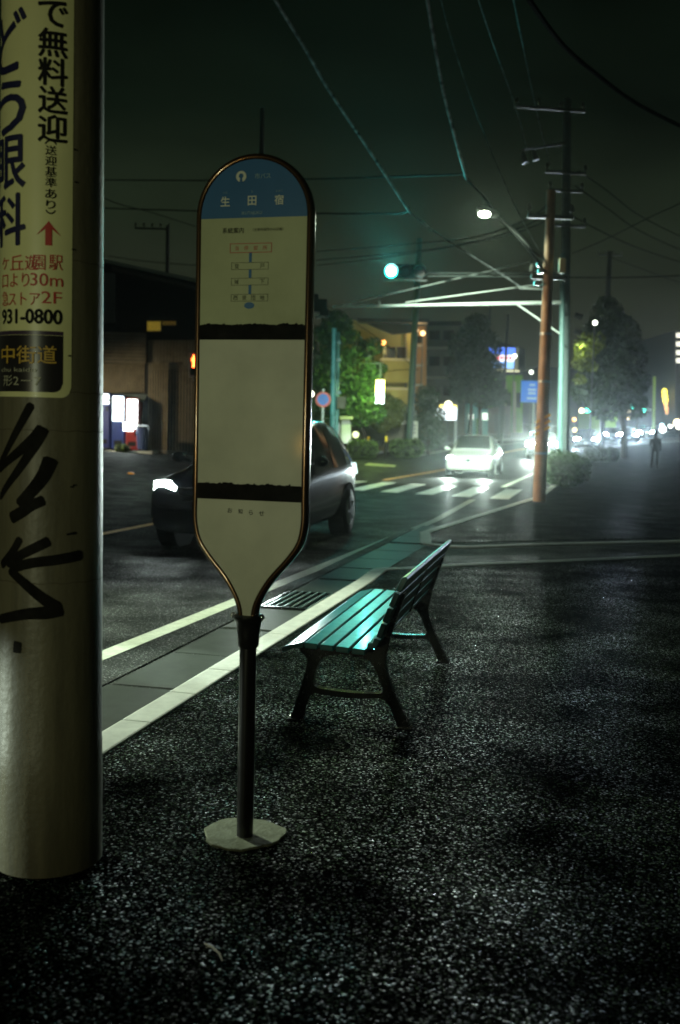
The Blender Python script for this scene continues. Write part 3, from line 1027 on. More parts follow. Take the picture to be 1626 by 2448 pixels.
# spray paint
q = MB()
def stroke(pts, wd, d=.0016):
    P = smooth_poly([Vector((*pick(max(x, -8) if x > -8 else x, y), 0)) for x, y in pts], 6)
    vs, fs = [], []
    n = len(P)
    for i, p in enumerate(P):
        t = (P[min(i + 1, n - 1)] - P[max(i - 1, 0)]).normalized()
        s_ = Vector((-t.y, t.x, 0))
        k = wd[0] + (wd[1] - wd[0]) * i / (n - 1)
        if i in (0, n - 1): k *= .55
        for e2 in (-1, -.33, .33, 1):
            r_ = p + s_ * k * e2 / 2
            vs.append(PP(r_.x, r_.y, d))
    for i in range(n - 1):
        for k in range(3): fs.append((4 * i + k, 4 * i + k + 1, 4 * i + 5 + k, 4 * i + 4 + k))
    q.add(vs, fs)
stroke([(70, 930), (40, 985), (12, 1040), (-4, 1075)], (.030, .022), .0016)
stroke([(-4, 1085), (30, 1050), (70, 1015), (96, 985)], (.026, .040), .0017)
stroke([(98, 985), (78, 1025), (35, 1090), (-2, 1150)], (.040, .022), .0018)
stroke([(115, 1055), (98, 1095), (72, 1130), (40, 1165)], (.050, .036), .0019)
stroke([(100, 1152), (70, 1165), (48, 1180), (22, 1196)], (.034, .040), .0020)
stroke([(45, 1240), (25, 1275), (2, 1305)], (.026, .030), .0021)
stroke([(112, 1246), (80, 1262), (45, 1280), (14, 1302)], (.034, .030), .0022)
stroke([(186, 1278), (130, 1290), (70, 1298), (22, 1312)], (.036, .032), .0023)
stroke([(20, 1312), (55, 1345), (95, 1378), (132, 1402)], (.028, .040), .0024)
stroke([(142, 1402), (105, 1412), (55, 1416), (-2, 1428)], (.050, .030), .0025)
stroke([(30, 1490), (38, 1492), (48, 1494)], (.040, .036), .0026)
stroke([(150, 1232), (160, 1230), (172, 1228)], (.006, .010), .0027)
q.build('graffiti', mat('black_spray_paint', (.010, .0095, .007), .75, noise=.4, nscale=14, spec=.08), pole)
q = MB()
for z in (2.02, 1.60, 1.475, .98):
    wrap_poly(q, [(-.25 + .5 * i / 40 + .0, z - .0015 + .002 * math.sin(i), z + .0015 + .002 * math.sin(i)) for i in range(41)], 0, 0, .0012)
q.build('sheet_seam', mat('seam_dirt', (.09, .075, .045), .7), pole)
q = MB()
for x, y in ((160, 1122), (166, 1118), (165, 345), (162, 575), (155, 820), (168, 420)):
    a, z = pick(x, y)
    q.add([PP(a - .005, z - .002, .0045), PP(a + .005, z - .003, .0045), PP(a + .004, z + .003, .0045), PP(a - .004, z + .002, .0045)], [(0, 1, 2, 3)])
q.build('fixing_tab', M_ink, pole)

# ================================================================== CARS
M_headlight = mat('headlight_lens', (.9, .95, .95), .1, emit=(.85, 1.0, .95), es=220)
M_headlight2 = mat('far_headlight_lens', (.9, .95, 1), .1, emit=(.80, .92, 1.0), es=1600)
M_plate = mat('plate_white', (.55, .55, .50), .5)
M_tail = mat('tail_lamp', (.25, .01, .01), .2, emit=(1, .06, .03), es=.6)
def car(name, label, front, heading, L=4.4, W=1.78, Ht=1.5, paint=None, style='wagon', lit=True, group=None, tail=None, hl=None, simple=False, hl_r=1.0):
    """front: middle of the front bumper on the ground; heading: direction of travel (unit vector)"""
    hd = Vector(heading).normalized()
    rt = Vector((hd.y, -hd.x, 0))            # the car's right
    root = empty(name, front, label, 'car', group)
    def C(x, y, z): return -hd * x + rt * y + Vector((0, 0, z))     # x: back from the bumper
    suv = style == 'suv'
    k = L / 4.4
    belt = Ht * (.62 if suv else .60)
    hood = Ht * (.60 if suv else .53)
    # x, lower edge, shoulder z, shoulder half width factor, top z, top half width factor
    if suv:
        st = [(0.00, .34, .62, .80, .66, .70), (.10, .24, .74, .93, .86, .80), (.32, .22, .84, .985, .96, .84), (1.10, .22, .92, 1.0, 1.04, .84), (1.32, .22, .95, 1.0, 1.12, .82),
              (2.02, .22, .99, 1.0, Ht - .03, .70), (2.75, .22, 1.01, 1.0, Ht, .70), (3.45, .23, 1.04, .99, Ht - .03, .68), (3.86, .26, 1.06, .965, Ht - .17, .64), (4.22, .32, 1.00, .92, 1.12, .72), (4.40, .42, .86, .82, .92, .68)]
    else:
        st = [(0.00, .30, .50, .78, .56, .66), (.10, .20, .60, .92, .70, .76), (.32, .18, .68, .98, .80, .80), (.95, .18, .78, 1.0, .92, .82), (1.15, .18, .82, 1.0, .98, .80),
              (1.95, .18, .88, 1.0, Ht - .05, .66), (2.60, .18, .90, 1.0, Ht, .66), (3.40, .20, .94, .99, Ht - .04, .63), (3.95, .22, .97, .965, Ht - .17, .60), (4.25, .30, .92, .92, 1.02, .70), (4.40, .40, .80, .82, .86, .66)]
    hw_ = W / 2
    def section(s):
        x, lo, sh, fs_, tp, ft = s
        x *= k
        pts = [(0, lo), (hw_ * fs_ * .80, lo), (hw_ * fs_ * .955, lo + .07), (hw_ * fs_, lo + (sh - lo) * .45), (hw_ * fs_ * .985, sh - .04), (hw_ * fs_ * .955, sh),
               (hw_ * (fs_ * .955 * .5 + ft * .5), (sh + tp) / 2 + .01), (hw_ * ft * 1.02, tp - .06 * min(1, (tp - sh) / .3)), (hw_ * ft * .82, tp), (0, tp + .02)]
        return [(x, y, z) for y, z in pts]
    S = [section(s) for s in st]
    npt = len(S[0])
    def loft(keep=None, sides=(1, -1), inset=0.0, out=0.0):
        q = MB()
        for sd in sides:
            vs = [C(x, y * sd + (out * sd), z) for s in S for x, y, z in s]
            fs = []
            for i in range(len(S) - 1):
                for j in range(npt - 1):
                    f = (i * npt + j, (i + 1) * npt + j, (i + 1) * npt + j + 1, i * npt + j + 1)
                    fs.append(f if sd > 0 else f[::-1])
            cap = tuple(range(npt))
            fs.append(cap)
            fs.append(tuple((len(S) - 1) * npt + j for j in range(npt)))
            q.add(vs, fs)
        return q
    b = loft().build('body', paint, root, smooth=True, angle=48)
    if not simple:
        sm = b.modifiers.new('sub', 'SUBSURF'); sm.levels = 1; sm.render_levels = 2
    # glass: quads laid 4-10 mm outside the cabin
    def surf(i, j, t, u_, sd):   # point on the shell between sections i,i+1 and rows j,j+1
        a, b_, c_, d_ = Vector(S[i][j]), Vector(S[i + 1][j]), Vector(S[i + 1][j + 1]), Vector(S[i][j + 1])
        p = a.lerp(b_, t).lerp(d_.lerp(c_, t), u_)
        return Vector((p.x, p.y * sd, p.z))
    gl = MB()
    ws0, ws1 = 4, 5
    def quad(pts): gl.add([C(*p) for p in pts], [(0, 1, 2, 3)])
    f0, f1 = st[ws0], st[ws1]
    x0, z0, w0 = f0[0] * k, f0[4], hw_ * f0[5]
    x1, z1, w1 = f1[0] * k, f1[4], hw_ * f1[5]
    dn = Vector((-(z1 - z0), 0, (x1 - x0))).normalized()
    def wsp(t, y): return Vector((x0 + (x1 - x0) * t, y, z0 + (z1 - z0) * t + .035)) + dn * .012
    nseg = 8
    rows = []
    for t in (.02, .35, .7, .93):
        wd = w0 + (w1 - w0) * t
        rows.append([wsp(t, wd * .93 * (2 * i / nseg - 1)) + Vector((.05 * (2 * i / nseg - 1) ** 2, 0, -.02 * (2 * i / nseg - 1) ** 2)) for i in range(nseg + 1)])
    vs = [C(*p) for r_ in rows for p in r_]
    fs = [(j * (nseg + 1) + i, j * (nseg + 1) + i + 1, (j + 1) * (nseg + 1) + i + 1, (j + 1) * (nseg + 1) + i) for j in range(3) for i in range(nseg)]
    gl.add(vs, fs)
    gl.build('windscreen', M_glass, root, smooth=True)
    for sd in (1, -1):
        gl = MB()
        def sideline(xa, xb, inset_lo, inset_hi):
            def at(x, t):           # shell width at height fraction
                for i in range(len(st) - 1):
                    if st[i][0] * k <= x <= st[i + 1][0] * k:
                        u_ = (x / k - st[i][0]) / (st[i + 1][0] - st[i][0])
                        sh = st[i][2] + (st[i + 1][2] - st[i][2]) * u_
                        tp = st[i][4] + (st[i + 1][4] - st[i][4]) * u_
                        fs_ = st[i][3] + (st[i + 1][3] - st[i][3]) * u_
                        ft = st[i][5] + (st[i + 1][5] - st[i][5]) * u_
                        return sh, tp, hw_ * fs_ * .955, hw_ * ft * 1.02
            sh, tp, wb, wt = at(xa, 0)
            return sh, tp, wb, wt
        def sp_(x, t):
            sh, tp, wb, wt = sideline(x, x, 0, 0)
            zt = tp - .07
            return C(x, sd * (wb + (wt - wb) * t + .016 + .03 * math.sin(math.pi * t)), sh + .02 + (zt - sh - .02) * t)
        for xa, xb in (((1.62, 2.55), (2.62, 3.35), (3.42, 4.0)) if suv else ((1.55, 2.45), (2.52, 3.3), (3.36, 3.9))):
            xa, xb = xa * k, xb * k
            base = len(gl.v)
            vs = []
            for i in range(5):
                x = xa + (xb - xa) * i / 4
                lim = 1.0
                if x < 1.98 * k: lim = max(.12, (x - 1.30 * k) / (.68 * k))
                if x > 3.6 * k: lim = max(.25, 1 - (x - 3.6 * k) / (.8 * k))
                for t in (.03, .5, .96): vs.append(sp_(x, t * lim))
            gl.add(vs, [(3 * i + j, 3 * i + 3 + j, 3 * i + 4 + j, 3 * i + 1 + j) for i in range(4) for j in range(2)])
        gl.build('side_windows', M_glass, root, smooth=True)
    # rear glass
    r0, r1 = st[8], st[9]
    gl = MB()
    vs = []
    for t in (.08, .5, .95):
        x, z, wd = (r0[0] + (r1[0] - r0[0]) * t) * k + .03, r0[4] + (r1[4] - r0[4]) * t + .05, hw_ * (r0[5] + (r1[5] - r0[5]) * t)
        for u_ in (-.9, -.45, 0, .45, .9): vs.append(C(x - .04 * u_ * u_, wd * u_, z))
    gl.add(vs, [(5 * j + i, 5 * j + i + 1, 5 * j + 6 + i, 5 * j + 5 + i) for j in range(2) for i in range(4)])
    gl.build('rear_window', M_glass, root, smooth=True)
    # wheels
    wr = .36 if suv else .31
    for xw in (.86 * k, 3.48 * k):
        for sd in (1, -1):
            a, b_ = C(xw, sd * (hw_ - .20), wr), C(xw, sd * (hw_ + .012), wr)
            d = (b_ - a).normalized()
            q = MB()
            q.tube([a, a + d * .02, b_ - d * .02, b_], [wr * .9, wr, wr, wr * .92], 24)
            arch = MB()
            arch.tube([C(xw, sd * (hw_ - .24), wr + .02), C(xw, sd * (hw_ + .004), wr + .02)], wr + .055, 24)
            arch.build('wheel_arch', M_dark, root)
            wh = q.build('wheel', M_tyre, root, smooth=True, angle=50)
            q = MB()
            q.tube([b_ - d * .01, b_ + d * .006], [wr * .66, wr * .6], 20)
            for s5 in range(5):
                t = 2 * math.pi * s5 / 5
                o2 = hd * math.cos(t) * wr * .36 + Vector((0, 0, math.sin(t) * wr * .36))
                q.bar(b_ + d * .01, b_ + d * .01 + o2 * 1.6, .05, .02, up=d)
            q.build('rim', M_galv, wh)
    # face
    zl = (.80 if suv else .66)
    for sd in (1, -1):
        q = MB()
        hk = (1.35 if suv else 1.2) * (1.35 if simple else 1)
        pts = [(-.14, -.055), (.10, -.075), (.15, -.02), (.14, .055), (.0, .065), (-.13, .02)]
        xx = .085 if suv else .10
        for e2 in (0,):
            P = [C(xx + .02 + abs(u_ + .14) * .35, sd * (hw_ * .74 + u_ * .9 * hk - .04), zl + v_ * (1.25 if suv else 1.1) * hk) for u_, v_ in pts]
            Pb = [p - hd * .10 for p in P]
            Pf = [p + hd * .035 for p in P]
            q.add(Pf + Pb, [tuple(range(6)), tuple(range(11, 5, -1))] + [(i, (i + 1) % 6, 6 + (i + 1) % 6, 6 + i) for i in range(6)])
        q.build('headlight', hl if (lit and hl) else (M_headlight if lit else M_glass), root, bevel=.012)
        q = MB()
        q.ball(C(1.42 * k, sd * (hw_ + .10), belt + .08), .10, 6, (1, 1, .75))
        q.bar(C(1.42 * k, sd * (hw_ - .06), belt + .04), C(1.42 * k, sd * (hw_ + .06), belt + .06), .05, .04)
        q.build('wing_mirror', paint, root, smooth=True)
        q = MB()
        q.ball(C(.13, sd * hw_ * .78, .40), .05, 6)
        q.build('fog_lamp', M_chrome, root, smooth=True)
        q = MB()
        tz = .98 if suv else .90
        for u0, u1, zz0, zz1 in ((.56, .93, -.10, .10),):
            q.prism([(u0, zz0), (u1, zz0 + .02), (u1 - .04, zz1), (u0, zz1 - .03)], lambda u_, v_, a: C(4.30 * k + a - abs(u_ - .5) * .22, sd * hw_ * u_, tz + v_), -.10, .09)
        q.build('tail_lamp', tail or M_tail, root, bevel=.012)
    q = MB()
    gz = .56 if suv else .40
    q.prism([(-.72, -.02), (.72, -.02), (.56, -.20), (-.56, -.20)], lambda u_, v_, a: C(.045 + a + .14 * u_ * u_, hw_ * u_, gz + v_), -.035, .12)
    q.build('lower_grille', M_dark, root)
    q = MB()
    gz2 = .74 if suv else .60
    q.prism([(-.52, .035), (.52, .035), (.34, -.035), (-.34, -.035)] if not suv else [(-.5, .09), (.5, .09), (.42, -.08), (-.42, -.08)], lambda u_, v_, a: C(.055 + a + .10 * u_ * u_, hw_ * u_, gz2 + v_), -.03, .10)
    q.build('upper_grille', M_dark, root)
    q = MB()
    for zz in ((.025, -.025) if not suv else (.07, 0, -.07)): q.bar(C(.025, -hw_ * .4, gz2 + zz), C(.025, hw_ * .4, gz2 + zz), .015, .014)
    q.build('grille_trim', M_chrome, root)
    q = MB()
    q.disc(C(.03, 0, gz2), hd, .06, .025)
    q.build('front_emblem', mat('emblem_blue_chrome', (.25, .55, .6), .15, .9), root)
    q = MB()
    pz = .47 if suv else .42
    q.prism([(-.165, -.085), (.165, -.085), (.165, .085), (-.165, .085)], lambda u_, v_, a: C(.005 - a, u_, pz + v_), 0, .012)
    pl_ = q.build('number_plate', M_plate, root)
    return root, C, hw_, zl, k
white_paint = mat('pearl_white_paint', (.62, .66, .62), .22, coat=.6)
black_paint = mat('black_car_paint', (.002, .0024, .003), .2, spec=.2, coat=.18)
grey_paint = mat('grey_car_paint', (.10, .11, .12), .2, .5, coat=.6)
HD = Vector((-.238, -.971, 0))
# white wagon coming towards us
wc = Vector((4.62, 38.2, 0)); wc.z = Hx(wc.x, wc.y)
car_w = car('car', 'pearl white hatchback with headlights on driving towards us just behind the zebra crossing', wc, HD, 4.6, 1.80, 1.56, white_paint)
# black SUV close to the kerb, right behind the bus stop sign
bc = Vector((-1.62, 12.95, 0)); bc.z = Hx(bc.x, bc.y)
M_blk_tail = mat('tail_lens_reflection', (.7, .75, .75), .12, emit=(.8, 1.0, 1.0), es=1.6)  # glow stands in for headlights mirrored in the rear lens
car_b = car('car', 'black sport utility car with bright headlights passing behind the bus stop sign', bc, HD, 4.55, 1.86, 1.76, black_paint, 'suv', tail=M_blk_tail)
# far cars facing us, and one waiting
far = [('dark car with dazzling headlights seen just behind the foot of the brown pole', D(1236, 1025, 58), -3.0, 58, 'suv'),
       ('far car with separate round headlights left of the dazzling row of lights', None, None, 78, 'wagon'),
       ('far car at the left end of the dazzling row of headlights', None, None, 92, 'suv'),
       ('far car in the middle of the dazzling row of headlights', None, None, 100, 'wagon'),
       ('far car at the right end of the dazzling row of headlights', None, None, 108, 'suv')]
px_ = [1250, 1352, 1412, 1450, 1490]
FAR = []
for (lab, _, _, y, stl), px in zip(far, px_):
    p = D(px, 1000, y)
    x, yy = p.x, y
    z = Hx(x, yy)
    hd2 = Vector((-x, -yy, 0)).normalized().lerp(HD, .35 if y > 60 else .8)
    FAR.append(car('car', lab, Vector((x, yy, z)), hd2, 4.3, 1.76, 1.5, grey_paint, stl, hl=M_headlight2, group='far cars facing the camera', simple=True))

# ================================================================== POLES
def straight_pole(name, label, a, b, r0, r1, m, group=None, cat='utility pole'):
    root = empty(name, a, label, cat, group)
    q = MB()
    a, b = Vector(a), Vector(b)
    q.tube([a - a - Vector((0, 0, .3)), (b - a) * .5, b - a], [r0, (r0 + r1) / 2, r1], 18)
    q.build('shaft', m, root, smooth=True, angle=60)
    return root
def insulator(q, p):
    q.tube([p, p + Vector((0, 0, .08)), p + Vector((0, 0, .10)), p + Vector((0, 0, .2)), p + Vector((0, 0, .26))], [.02, .02, .06, .05, .02], 8)
def crossarm(root, p, half, dirv, ins=3, name='crossarm'):
    q = MB()
    d = Vector(dirv).normalized()
    p = Vector(p)
    q.bar(p - d * half, p + d * half, .09, .09)
    o = q.build(name, M_galv_d, root)
    for i in range(ins):
        q = MB()
        insulator(q, p + d * half * (2 * i / max(1, ins - 1) - 1) * .95 + Vector((0, 0, .045)))
        q.build('insulator', M_porc, o, smooth=True)
    return o
M_galv_d = mat('dull_galvanised', (.12, .13, .13), .5, .4)
M_porc = mat('porcelain_insulator', (.12, .13, .12), .35)
M_brownpole = mat('brown_pole_paint', (.36, .20, .105), .55, noise=.3, nscale=2.5, bump=.1, bscale=30)
a = Vector((4.74, 24.9, Hx(4.74, 24.9)))
pb = straight_pole('utility_pole', 'brown leaning utility pole standing at the kerb beyond the bench', a, D(1271, 440, 25.4), .155, .105, M_brownpole)
ptop = D(1271, 440, 25.4)
def onp(py):                       # on the brown pole's axis at photo height py
    q0 = a; q1 = ptop
    lo, hi = 0., 1.
    for _ in range(30):
        mid_ = (lo + hi) / 2
        p = q0.lerp(q1, mid_)
        v = p - Vector((0, 0, CH))
        yy = (1224 - FPX * v.dot(_U) / v.dot(_F)) / SD
        if yy > py: lo = mid_
        else: hi = mid_
    return q0.lerp(q1, lo)
q = MB()
for py in (880, 1045, 770):
    p = onp(py) - a
    q.tube([p - Vector((0, 0, .03)), p + Vector((0, 0, .03))], .165 - .0055 * p.z, 18)
q.build('pole_band', M_galv, pb)
q = MB()
for i in range(3):
    p = onp(965 + i * 14) - a
    q.bar(p + Vector((-.17, -.08, -.10)), p + Vector((.16, -.13, .10)), .03, .06)
q.build('reflective_stripe', mat('yellow_reflector', (.7, .36, .04), .35, noise=.2), pb)
q = MB()
for py, dx in ((655, -.28), (628, -.2), (612, -.24)):
    p = onp(py) - a
    q.box(p.x + dx - .06, p.x + dx + .06, p.y - .16, p.y - .04, p.z - .05, p.z + .05)
q.build('cable_clamp', M_galv, pb)
q = MB()
p = onp(615) - a
q.box(p.x + .22, p.x + .38, p.y - .2, p.y - .06, p.z - .16, p.z + .18)
q.build('junction_box', mat('cream_box', (.6, .55, .35), .5), pb, bevel=.02)
crossarm(pb, onp(500) - a, .55, (1, .1, 0), 3)
crossarm(pb, onp(640) - a, .40, (1, .0, 0), 2)
# tall concrete pole beyond
c0 = D(1301, 1062, 37); c0.z = Hx(c0.x, 37)
ctop = D(1308, 228, 37)
pcn = straight_pole('utility_pole', 'tall grey concrete utility pole with crossarms standing behind the brown pole', c0, ctop, .20, .125, mat('far_pole_concrete', (.12, .16, .16), .6, noise=.15))
for py, half, n in ((252, 1.25, 4), (398, .72, 2), (440, .6, 3), (520, .7, 3)):
    p = D(1305, py, 36.8) - c0
    crossarm(pcn, p + Vector((-.55 if py == 252 else 0, 0, 0)), half, (1, .15, 0), n)
for px, py in ((1205, 352), (1230, 345)):
    q = MB(); p = D(px, py, 36) - c0
    q.tube([p, p + Vector((.1, 0, -.35))], [.05, .12], 8)
    q.build('cutout_switch', M_porc, pcn, smooth=True)
q = MB()
p = D(1205, 345, 36.2) - c0
q.bar(p, D(1303, 330, 36.9) - c0, .07, .07)
q.build('switch_arm', M_galv_d, pcn)
q = MB()
p = D(1322, 725, 36.8) - c0
for dz in (0, -.55): q.tube([p + Vector((.05, 0, dz)), p + Vector((.3, 0, dz - .1))], [.09, .11], 10)
q.build('loudspeaker', M_dark, pcn)
# steel signal pole with the two arms
s0 = D(1292, 1062, 35); s0.z = Hx(s0.x, 35)
stop = D(1298, 585, 35)
sig = straight_pole('signal_pole', 'teal grey steel signal pole with long mast arm reaching over the road', s0, stop, .105, .075, M_tealpole, cat='signal pole')
tipL = D(768, 707, 33.5) - s0
rootR = D(1296, 697, 35) - s0
q = MB()
q.tube([rootR, rootR.lerp(tipL, .4), tipL], [.062, .055, .032], 12)
M_arm = mat('pale_arm_paint', (.72, .78, .72), .4)
arm = q.build('mast_arm', M_arm, sig, smooth=True)
q = MB()
q.tube([D(1292, 770, 35) - s0, D(1190, 700, 34.7) - s0], .030, 8)
q.build('arm_brace', M_arm, sig, smooth=True)
for x0, y0, x1, y1 in ((1222, 603, 790, 703), (1262, 653, 935, 697)):
    q = MB()
    q.tube([D(x0, y0, 34.8) - s0, D(x1, y1, 33.8) - s0], .020, 8)
    q.build('stay_rod', M_arm, sig, smooth=True)
q = MB()
q.tube([D(875, 693, 33.7) - s0, D(875, 708, 33.7) - s0], .035, 8)
q.tube([D(1262, 667, 34.8) - s0, D(1197, 664, 34.7) - s0], .035, 8)
q.build('arm_fitting', M_arm, sig)
q = MB()
for y_ in (629, 636):
    q.tube([D(1296, y_ + 2, 35) - s0, D(985, y_, 33.2) - s0], .026, 8)
q.build('signal_arm', mat('dull_arm_paint', (.20, .23, .21), .4, .2), sig, smooth=True)
q = MB()
for px, py, h in ((735, 705, .45), (722, 688, .3), (748, 722, .25)):
    p = D(px, py, 33.4) - s0
    q.box(p.x - h * .6, p.x + h * .6, p.y - .15, p.y + .15, p.z - h * .45, p.z + h * .45)
q.build('side_signal_box', M_dark, sig, bevel=.03)
q = MB()
p0, p1 = D(745, 728, 33.3) - s0, D(728, 733, 33.3) - s0
q.tube([p0, p1], .05, 8)
q.build('side_signal_bracket', M_galv, sig)
# the green signal
gc = D(902, 625, 33.0)
rc = D(967, 625, 33.0)
ts = empty('traffic_light', gc, 'horizontal traffic light glowing green above the road on its arm', 'traffic light')
ax = (rc - gc); sp = ax.length
q = MB()
cA, cB = Vector((-.24, .03, 0)), ax + Vector((.24, .03, 0))
pts = []
for i in range(13): 
    t = math.pi / 2 + math.pi * i / 12
    pts.append((.0 + .235 * math.cos(t) - .0, .225 * math.sin(t)))
for i in range(13):
    t = -math.pi / 2 + math.pi * i / 12
    pts.append((sp + .235 * math.cos(t), .225 * math.sin(t)))
axn = ax.normalized()
q.prism(pts, lambda u, v, a_: axn * u + Vector((0, a_, v)), .06, .20)
q.build('housing', mat('signal_housing', (.02, .024, .022), .6), ts, bevel=.015)
M_green = mat('green_signal_lens', (.1, .9, .8), .2, emit=(.03, 1.0, .88), es=9)
M_off = mat('unlit_signal_lens', (.012, .012, .012), .25)
for i, mm in enumerate((M_green, M_off, M_off)):
    q = MB()
    cpt = axn * (sp * i / 2) + Vector((0, .055, 0))
    q.disc(cpt, (0, -1, 0), .195, .02, 28)
    ln = q.build('lens', mm, ts)
    if i == 0:
        q = MB(); q.disc(cpt + Vector((0, -.022, 0)), (0, -1, 0), .135, .006, 24)
        q.build('bright_centre', mat('signal_glare_core', (.5, 1, .9), .2, emit=(.62, 1.0, .95), es=40), ln)  # white core laid over the cyan lens to imitate its glare
    q = MB()
    vs, fs = [], []
    for j in range(21):
        t = math.pi * (-.12 + 1.24 * j / 20)
        for yy, r_ in ((.05, .185), (-.20, .195)):
            vs.append(cpt + axn * r_ * math.cos(t) + Vector((0, yy, r_ * math.sin(t))))
    for j in range(20): fs.append((2 * j, 2 * j + 1, 2 * j + 3, 2 * j + 2))
    q.add(vs, fs)
    vz = q.build('visor', mat('visor_inside', (.10, .11, .10), .6), ln)
q = MB()
q.tube([ax + Vector((.24, .1, 0)), ax + Vector((.62, .14, -.05))], .03, 8)
q.bar(Vector((-.2, .1, -.27)), ax + Vector((.25, .1, -.27)), .04, .04)
q.build('bracket', M_galv_d, ts)

# street lamp over the road on the brown pole
sl = D(1123, 489, 25.5)
base = onp(600)
lampo = empty('street_lamp', sl, 'lit street lamp on a slanting arm from the brown pole', 'street lamp')
q = MB()
arm_pts = smooth_poly([base - sl, D(1235, 585, 25.3) - sl, D(1200, 545, 25.4) - sl, D(1155, 505, 25.5) - sl, D(1140, 494, 25.5) - sl], 4)
q.tube(arm_pts, .035, 8)
q.build('arm', M_galv_d, lampo, smooth=True)
q = MB()
dv = (D(1110, 484, 25.5) - D(1142, 494, 25.5)).normalized()
q.tube([-dv * .30, -dv * .18, dv * .12, dv * .26], [.04, .10, .12, .04], 12)
q.build('lamp_head', M_galv, lampo, smooth=True)
q = MB()
q.ball(Vector((0, -.03, -.07)) + dv * .06, .13, 8, (1.2, .9, .6))
q.build('lamp_glass', mat('street_lamp_glass', (.9, .95, .85), .2, emit=(.9, 1.0, .72), es=70), lampo, smooth=True)
# other poles
def simple_pole(label, px, py_top, dep, wpx, m=None, arm_py=None, arm_half=.8, ins=4, arm_shift=0.0, lean=0, pyb=None, group='distant utility poles'):
    m = m or mat('dark_far_pole', (.05, .055, .05), .7)
    t_ = D(px, py_top, dep)
    x = t_.x - lean
    r_ = wpx * SD / FPX * dep / 2
    b_ = Vector((x, dep, Hx(x, dep)))
    p = straight_pole('utility_pole', label, b_, t_, r_ * 1.25, r_ * .9, m, group)
    for py in (arm_py or []):
        q_ = D(px, py, dep) - b_
        crossarm(p, q_ + Vector((arm_shift, 0, 0)), arm_half, (1, .05, 0), ins)
    return p
simple_pole('utility pole whose top rises straight above the bus stop sign', 605, 250, 47, 11)
simple_pole('utility pole with a row of insulators left of the bus stop sign', 387, 520, 58, 9, arm_py=(528,), arm_half=.95, ins=5, arm_shift=-.85)
simple_pole('dark utility pole crossing in front of the yellow house', 967, 550, 56, 14, mat('dark_teal_pole', (.04, .07, .07), .6), lean=.25)
simple_pole('utility pole with one crossarm above the right hand tree', 1406, 580, 78, 11, arm_py=(588,), arm_half=.9, ins=4)
simple_pole('thin dark pole standing before the blue billboard', 1171, 725, 82, 6, lean=.15)
simple_pole('thin pole behind the tree left of the billboard', 1130, 705, 100, 5)
simple_pole('thin far pole right of the right hand tree', 1476, 780, 105, 6)
simple_pole('thin far pole at the right among the wires', 1437, 715, 110, 4)
# twin teal posts of the pedestrian signal across the road
tw0 = ON(770, 1030)
tw0 = D(766, 1030, 47); tw0.z = Hx(tw0.x, 47)
tw = straight_pole('signal_pole', 'tall teal post beside the no parking sign across the road', tw0, D(771, 757, 47), .125, .105, mat('teal_post', (.10, .36, .36), .4, noise=.15), cat='signal pole')
tv0 = D(776, 1030, 47.4); tv0.z = Hx(tv0.x, 47.4)
tv = straight_pole('signal_pole', 'thinner pale teal post just right of the taller teal post', tv0, D(780, 765, 47.4), .085, .07, mat('pale_teal_post', (.16, .42, .40), .4, noise=.15), cat='signal pole')
q = MB()
for py in (790, 830, 905, 925): 
    p = D(779, py, 47.3) - tv0
    q.box(p.x - .16, p.x + .14, p.y - .12, p.y + .05, p.z - .06, p.z + .07)
q.build('clamp', M_tealpole, tv)
q = MB()
p = D(790, 930, 47.2) - tv0
q.box(p.x - .25, p.x + .15, p.y - .2, p.y + .1, p.z - .25, p.z + .3)
q.build('control_box', mat('rusty_box', (.10, .10, .06), .6, noise=.3), tv, bevel=.03)
q = MB()
for i in range(3):
    p = D(772 + i * 5, 1008 + i * 8, 46.8) - tw0
    q.tube([p + Vector((-.1, 0, -.05)), p + Vector((.1, 0, .05))], .02, 6)
q.build('yellow_band', mat('yellow_tape', (.6, .45, .03), .5), tw)
# pedestrian signal with red man
pm = D(442, 838, 40)
pd = empty('pedestrian_signal', Vector((pm.x, pm.y, Hx(pm.x, pm.y))), 'pedestrian crossing signal showing red beside the left edge of the bus stop sign', 'pedestrian signal')
o_ = pd.location
q = MB(); p = pm - o_
q.box(p.x - .10, p.x + .26, p.y, p.y + .22, p.z - .50, p.z + .42)
q.build('housing', mat('pale_signal_housing', (.45, .42, .42), .5), pd, bevel=.03)
q = MB(); q.tube([Vector((p.x + .30, p.y + .11, 0)), Vector((p.x + .30, p.y + .11, p.z + .9))], .06, 10)
q.build('post', M_galv_d, pd, smooth=True)
q = MB(); q.tube([Vector((p.x + .05, p.y + .1, p.z - .62)), Vector((p.x + .3, p.y + .1, p.z - .55))], .05, 8)
q.build('bracket', mat('pale_signal_housing', (0, 0, 0)), pd)
q = MB()
mc = p + Vector((.10, -.012, .08))
q.prism([(-.07, -.22), (.07, -.22), (.055, .0), (.10, .0), (.10, .13), (-.10, .13), (-.10, 0), (-.055, 0)], lambda u, v, a_: mc + Vector((u, a_, v)), 0, .01)
q.ball(mc + Vector((0, 0, .19)), .055, 6, (1, .3, 1))
q.build('red_man', mat('red_man_lamp', (.9, .2, .05), .3, emit=(1, .12, .02), es=14), pd)
q = MB()
mc = p + Vector((.08, -.012, -.30))
q.box(mc.x - .13, mc.x + .13, mc.y, mc.y + .012, mc.z - .15, mc.z + .15)
q.build('unlit_panel', M_off, pd)
